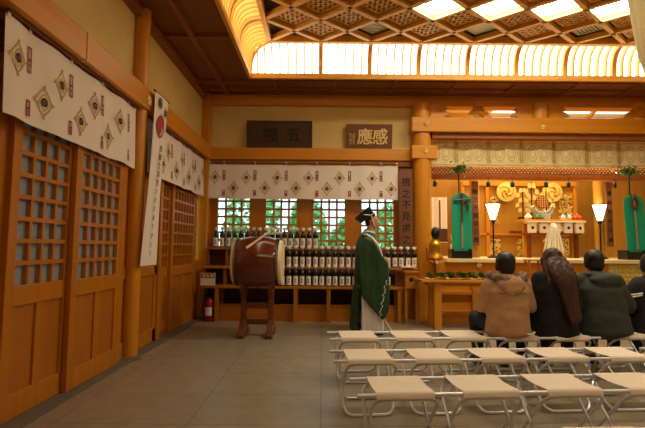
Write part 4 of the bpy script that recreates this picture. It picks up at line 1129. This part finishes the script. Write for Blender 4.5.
# ================================================================== PEOPLE
def head_solids(b, c, fwd, s=1.0):
    """head around centre c looking along fwd (unit, horizontal-ish)"""
    f = Vector(fwd).normalized(); side = f.cross(Vector((0, 0, 1))).normalized(); up = side.cross(f)
    R3 = Matrix((side, f, up)).transposed(); c = Vector(c)
    P = lambda a, d, u: c+R3 @ Vector((a*s, d*s, u*s))
    E_ = lambda p, r: b.ell(P(*p), tuple(q*s for q in r), 20, 14, R3)
    E_((0, -.012, .025), (.074, .093, .088)); E_((0, .022, -.035), (.058, .066, .070)); E_((0, .055, -.085), (.030, .030, .024))
    E_((0, .070, .022), (.050, .018, .016)); E_((0, .078, -.052), (.024, .014, .009)); E_((0, .076, -.064), (.021, .014, .009))
    b.cap(P(0, .078, .018), P(0, .100, -.018), .008*s, .013*s)
    for e in (-1, 1):
        E_((e*.076, -.005, -.010), (.010, .019, .030)); E_((e*.038, .052, -.022), (.020, .020, .018)); E_((e*.011, .088, -.022), (.008, .010, .008))
    return P
def eyes(P, t, s=1):
    for e in (-1, 1):
        b = MB(); b.ell(P(e*.030, .081, .0), (.0115*s,)*3, 10, 8); b.build('eye', 'paper', t, smooth=True)
        b = MB(); b.ell(P(e*.030, .089, .0), (.0055*s,)*3, 8, 6); b.build('pupil', 'black', t, smooth=True)
def hand(b, wrist, fwd, palm_n, sgn=1):
    """five separate curled fingers and a side thumb"""
    f = Vector(fwd).normalized(); n = Vector(palm_n).normalized(); sd = f.cross(n).normalized()*sgn; w = Vector(wrist)
    b.ell(w+f*.045, (.042, .045, .018), 12, 8, Matrix((sd, f, n)).transposed())
    for k, (o, l) in enumerate(((-.028, .068), (-.009, .078), (.010, .072), (.028, .056))):
        p0 = w+f*.075+sd*o; p1 = p0+f*l*.45+n*.006; p2 = p1+f*l*.3+n*.02; p3 = p2+f*l*.12+n*.024
        b.cap(p0, p1, .0092, .0085, 8); b.cap(p1, p2, .0085, .0078, 8); b.cap(p2, p3, .0078, .007, 8)
    t0 = w+f*.02-sd*.036; t1 = t0+f*.032-sd*.022+n*.008; t2 = t1+f*.026-sd*.004+n*.014
    b.cap(t0, t1, .012, .0105, 8); b.cap(t1, t2, .0105, .009, 8)

def seated(label, x, y, zh, sh, coat, trousers, hairm, lean=(0, 0), hipw=.17, chest=(.19, .125), hem=.40, armx=.25, hairkind='short', s=1.0, hz=1.0):
    """person seated with back to the camera, looking towards the sanctuary; zh = crown height"""
    t = thing('person', label, 'person', (x, y, 0), None)
    hx, hy = x+lean[0], y+lean[1]; hc = Vector((hx, hy+.04, zh-.115*s)); ns = zh-.245*s     # neck/shoulder level
    b = MB()
    P = head_solids(b, hc, (0, 1, -.12), s)
    b.cap((hx, hy-.0, ns-.03), (hx, hy+.02, zh-.15), .055, .05)
    b.cap((x, y, .47), (hx, hy, ns-.12), .11, .105, 16)
    for e in (-1, 1):
        S0 = Vector((hx+e*sh, hy, ns-.05)); E0 = Vector((x+e*armx, y+.05, .66)); W0 = Vector((x+e*.10, y+.34, .585)); 
        b.cap((hx, hy, ns-.07), S0, .07, .055); b.cap(S0, E0, .05, .042); b.cap(E0, W0, .042, .028); hand(b, W0, (-e*.35, .9, -.1), (0, .1, -1), e)
        K = Vector((x+e*.13, y+.46, .47)); A = Vector((x+e*.12, y+.44, .09))
        b.cap((x+e*.09, y+.02, .47), K, .085, .06); b.cap(K, A, .055, .04); b.cap(A+Vector((0, -.02, -.04)), A+Vector((0, .13, -.055)), .04, .03)
    bake(b, 'body', 'skin', t, .0075, 3); eyes(P, t, s)
    # trousers and shoes
    b = MB()
    b.ell((x, y+.03, .465), (.185, .15, .075))
    for e in (-1, 1):
        K = Vector((x+e*.14, y+.46, .475)); A = Vector((x+e*.13, y+.44, .14)); b.cap((x+e*.095, y+.02, .47), K, .098, .078); b.cap(K, A, .075, .06)
    bake(b, 'trousers', trousers, t, .012, 5, (.006, (14, 14, 14)))
    for e in (-1, 1):
        b = MB(); b.cap((x+e*.12, y+.40, .05), (x+e*.12, y+.60, .042), .045, .036); b.box(x+e*.12-.042, x+e*.12+.042, y+.37, y+.63, 0, .03); bake(b, 'shoe', 'black', t, .01, 4)
    # coat
    b = MB(); cw, cd = chest; hh = ns-hem
    for k in range(26):
        u = k/25; z = hem+hh*u*.93; cx = x+(hx-x)*u; cy = y+(hy-y)*u
        w = cw*(1.04-.10*math.sin(PI*u)+.04*u) if u < .8 else cw*(1.08-.35*(u-.8)/.2)
        d = cd*(1.15-.1*u) if u < .8 else cd*(1.05-.3*(u-.8)/.2)
        b.ell((cx, cy, z), (w, d, .085), 24, 12)
    b.ell((hx, hy+.01, ns-.01), (.085, .085, .05))
    for e in (-1, 1):
        S0 = Vector((hx+e*sh, hy, ns-.055)); E0 = Vector((x+e*(armx+.012), y+.04, .65)); W0 = Vector((x+e*.12, y+.32, .59))
        b.cap((hx, hy, ns-.06), S0, .075, .078); b.cap(S0, E0, .078, .066); b.cap(E0, W0, .065, .046)
    ct = bake(b, 'coat', coat, t, .011, 7, (.011, (5, 5, 7)))
    # hair
    b = MB()
    f = Vector((0, 1, -.12)).normalized(); 
    b.ell(hc+Vector((0, -.022, .032)), (.088*s, .098*s, .094*s), 20, 14); b.ell(hc+Vector((0, -.048, -.03)), (.078*s, .062*s, .075*s), 18, 12)
    for e in (-1, 1): b.ell(hc+Vector((e*.068, -.015, -.015)), (.022, .05, .055), 12, 8)
    if hairkind == 'long':
        for k in range(28):
            u = k/27; b.ell((hx+.085*u**1.2, hy-.06-.105*math.sin(min(1, u*2.2)*PI/2), hc.z-.02-.50*u), ((.102+.035*math.sin(min(1, u*2.5)*PI)-.035*u)*s, .05, .06), 18, 10)
        for e in (-1, 1): b.cap(hc+Vector((e*.075, -.01, 0)), (hx+e*.10+.02, hy-.08, hc.z-.20), .035, .04)
    hr = bake(b, 'hair', hairm, t, .009, 2, (.010, (34, 34, 3)) if hairkind == 'long' else (.006, (30, 30, 14)))
    return t, hc, ns, hx, hy

# person in tan coat with fur hood
PY0 = 4.13
t, hc, ns, hx, hy = seated('person in tan coat with grey fur hood seated with back to viewer', 1.76, PY0, 1.165, .155, 'tan', 'denim', 'hair', hipw=.17, chest=(.205, .14), hem=.425, armx=.215)
b = MB()
for k in range(11):
    a = PI+PI*k/10; b.ell((hx+.15*math.cos(a), hy+.02+.13*math.sin(a), ns+.0+.02*math.cos(a*2)), (.052, .052, .045), 12, 8)
bake(b, 'fur_trim', 'fur', t, .009, 1, (.013, (40, 40, 40)))
b = MB(); b.ell((hx, hy-.10, ns-.055), (.14, .075, .085)); b.ell((hx, hy-.125, ns-.10), (.10, .05, .06)); bake(b, 'hood', 'tan', t, .01, 6, (.008, (8, 8, 12)))
for z in (.79,):
    b = MB(); b.tube([(1.76+.19*math.sin(a/10*PI-PI/2), PY0-.165*math.cos(a/10*PI-PI/2)-.0, z) for a in range(1, 10)], .0045, 6); b.build('seam', 'fur', t, smooth=True)
b = MB(); b.tube([(1.76, PY0-.10, .415), (1.93, PY0-.13, .42), (1.955, PY0-.12, .44)], .009, 8); b.build('belt_edge', 'paper', t, smooth=True)

# long-haired person in black
t, hc, ns, hx, hy = seated('person with long brown hair in black coat seated right of the tan coat', 2.245, PY0+.05, 1.205, .145, 'cblack', 'denim', 'hairbr', hipw=.16, chest=(.20, .13), hem=.40, armx=.20, hairkind='long', lean=(-.005, 0), s=.97)
b = MB(); b.tube([(hx+.085*math.cos(a), hy+.0+.085*math.sin(a), ns+.015) for a in [PI+PI*k/8 for k in range(9)]], .016, 8); b.build('collar', 'fur', t, smooth=True)

# person in dark green hooded jacket
t, hc, ns, hx, hy = seated('person in dark green hooded jacket with short black hair seated third from left', 2.76, PY0+.12, 1.195, .185, 'olive', 'denim', 'hair', hipw=.18, chest=(.245, .15), hem=.42, armx=.25, lean=(-.06, .02))
b = MB(); b.ell((hx+.03, hy-.10, ns-.045), (.16, .08, .075)); b.ell((hx+.10, hy-.09, ns-.06), (.11, .07, .05)); b.ell((hx, hy-.10, ns-.09), (.12, .06, .06)); b.tube([(hx+.125*math.cos(a), hy+.01+.11*math.sin(a), ns+.005) for a in [PI+PI*k/10 for k in range(11)]], .032, 10)
bake(b, 'hood', 'olive', t, .01, 6, (.010, (8, 8, 12)))

# person at the right edge
t, hc, ns, hx, hy = seated('person in black with two white sleeve stripes cut off by right edge', 3.30, PY0+.18, 1.16, .15, 'cblack', 'denim', 'hair', hipw=.16, chest=(.19, .125), hem=.40, armx=.215, lean=(.02, .04))
b = MB()
for dz in (0, .035):
    c0 = Vector((3.30+.02-.15, PY0+.22, ns-.055)).lerp(Vector((3.30-.227, PY0+.22, .65)), .42+dz*3)
    b.tube([c0+Vector((.083*math.cos(2*PI*k/20), .083*math.sin(2*PI*k/20), .02*math.cos(2*PI*k/20))) for k in range(20)], .007, 6, True)
b.build('sleeve_stripe', 'paper', t, smooth=True)

# ---------------------------------------------------------------- the priest, in profile, facing the sanctuary
px, py = .70, 6.15
t = thing('person', 'standing priest in green robe, white trousers and black hat facing right', 'person', (px, py, 0))
b = MB()
P = head_solids(b, (.718, py, 1.568), (1, 0, -.03), .98)
b.cap((.66, py, 1.36), (.695, py, 1.50), .058, .052); b.cap((.66, py, .95), (.65, py, 1.27), .13, .14, 16)
for e in (-1, 1):
    S0 = Vector((.65, py+e*.145, 1.275)); E0 = Vector((.68, py+e*.24, 1.03)); W0 = Vector((.79, py+e*.07, 1.02))
    b.cap((.65, py, 1.27), S0, .07, .055); b.cap(S0, E0, .05, .042); b.cap(E0, W0, .04, .028); hand(b, W0, (.95, -e*.25, .1), (0, -e, 0), 1)
    K = Vector((.69, py+e*.10, .50)); A = Vector((.675, py+e*.10, .08)); b.cap((.66, py+e*.09, .93), K, .095, .06); b.cap(K, A, .055, .038); b.cap((.66, py+e*.1, .045), (.83, py+e*.1, .035), .04, .03)
bake(b, 'body', 'skin', t, .0072, 2); eyes(P, t, .98)
b = MB(); hc = Vector((.712, py, 1.575)); b.ell(hc+Vector((-.035, 0, .042)), (.078, .080, .065)); b.ell(hc+Vector((-.062, 0, -.01)), (.042, .068, .062)); bake(b, 'hair', 'hair', t, .008, 2, (.004, (26, 26, 26)))
# hat
b = MB(); poly = [(.455, 1.615), (.545, 1.70), (.655, 1.775), (.685, 1.765), (.71, 1.71), (.745, 1.685), (.755, 1.655), (.73, 1.64), (.68, 1.625), (.61, 1.58), (.555, 1.545)]
b.prism(poly, py-.075, py+.075); bake(b, 'hat', 'black', t, .008, 3)
b = MB()
for e in (-1, 1): b.tube([(.56, py+e*.05, 1.665), (.60, py+e*.079, 1.662), (.68, py+e*.082, 1.655), (.72, py+e*.08, 1.675), (.75, py+e*.05, 1.69)], .0065, 6); b.tube([(.69, py+e*.084, 1.655), (.71, py+e*.088, 1.58), (.745, py+e*.072, 1.50), (.765, py+e*.02, 1.462)], .0055, 6)
b.build('hat_cord', 'paper', t, smooth=True)
# white trousers
b = MB()
for e in (-1, 1): b.cap((.67, py+e*.09, .85), (.69, py+e*.11, .14), .13, .145, 16)
b.ell((.69, py, .12), (.15, .24, .10)); 
for k in range(5): b.cap((.58+.055*k, py-.20, .75), (.565+.063*k, py-.245, .09), .035, .032)
bake(b, 'hakama', 'lilac', t, .012, 3, (.006, (20, 20, 2)))
# robe
b = MB()
for z, cx, rx, ry in [(1.37, .645, .085, .10), (1.34, .642, .11, .155)]+[(1.32-.03*q, .64, min(.18, .125+.012*q), min(.235, .19+.01*q)) for q in range(25)]:
    b.ell((cx, py, z), (rx, ry, .10), 24, 12)
for k in range(8):
    z = .62-.075*k; b.ell((.50-.006*k, py, z), (.065, .22, .085), 16, 10)     # back panel trailing down
b.ell((.485, py, .09), (.06, .21, .08))
for e in (-1, 1):
    out = [(.56, 1.35), (.68, 1.30), (.79, 1.18), (.87, 1.08), (.955, 1.0), (.985, .93), (.985, .50), (.965, .34), (.90, .25), (.85, .235), (.74, .34), (.62, .43), (.545, .52), (.50, .80), (.49, 1.05), (.51, 1.25)]
    out = [(a if a < .66 else .66+(a-.66)*.78, c) for a, c in out]
    b.prism(out, py+e*.20, py+e*.33)
for z, xx in ((.45, .7),): pass
bake(b, 'robe', 'green', t, .012, 12, (.013, (9, 4, 3.2)))
b = MB(); b.tube([(.60, py-.06, 1.41), (.635, py-.08, 1.425), (.70, py-.07, 1.415), (.735, py-.02, 1.40), (.735, py+.02, 1.40)], .016, 8); b.build('collar', 'paper', t, smooth=True)
b = MB(); pts = [(.575, py-.13, 1.385), (.62, py-.22, 1.372), (.685, py-.30, 1.325), (.745, py-.345, 1.24), (.785, py-.352, 1.16), (.81, py-.352, 1.08)]
b.tube(pts, [.008, .014, .017, .017, .014, .008], 10); b.build('white_band', 'paper', t, smooth=True)
b = MB()
for k in range(13):
    u = k/12; x_ = .865-.085*u+.012*math.sin(k*2.2); z_ = .76-.44*u; b.cap((x_, py-.352, z_), (x_-.008, py-.352, z_-.022), .006, .006, 6)
b.build('sleeve_cord', 'paper', t, smooth=True)
b = MB(); b.tube([(.83, py-.26, .27), (.90, py-.26, .15), (1.0, py-.26, .02)], .008, 6); b.build('hanging_cord', 'paper', t, smooth=True)
for e in (-1, 1):
    b = MB(); b.cap((.62, py+e*.11, .045), (.84, py+e*.11, .04), .045, .038); b.build('shoe', 'black', t, smooth=True)
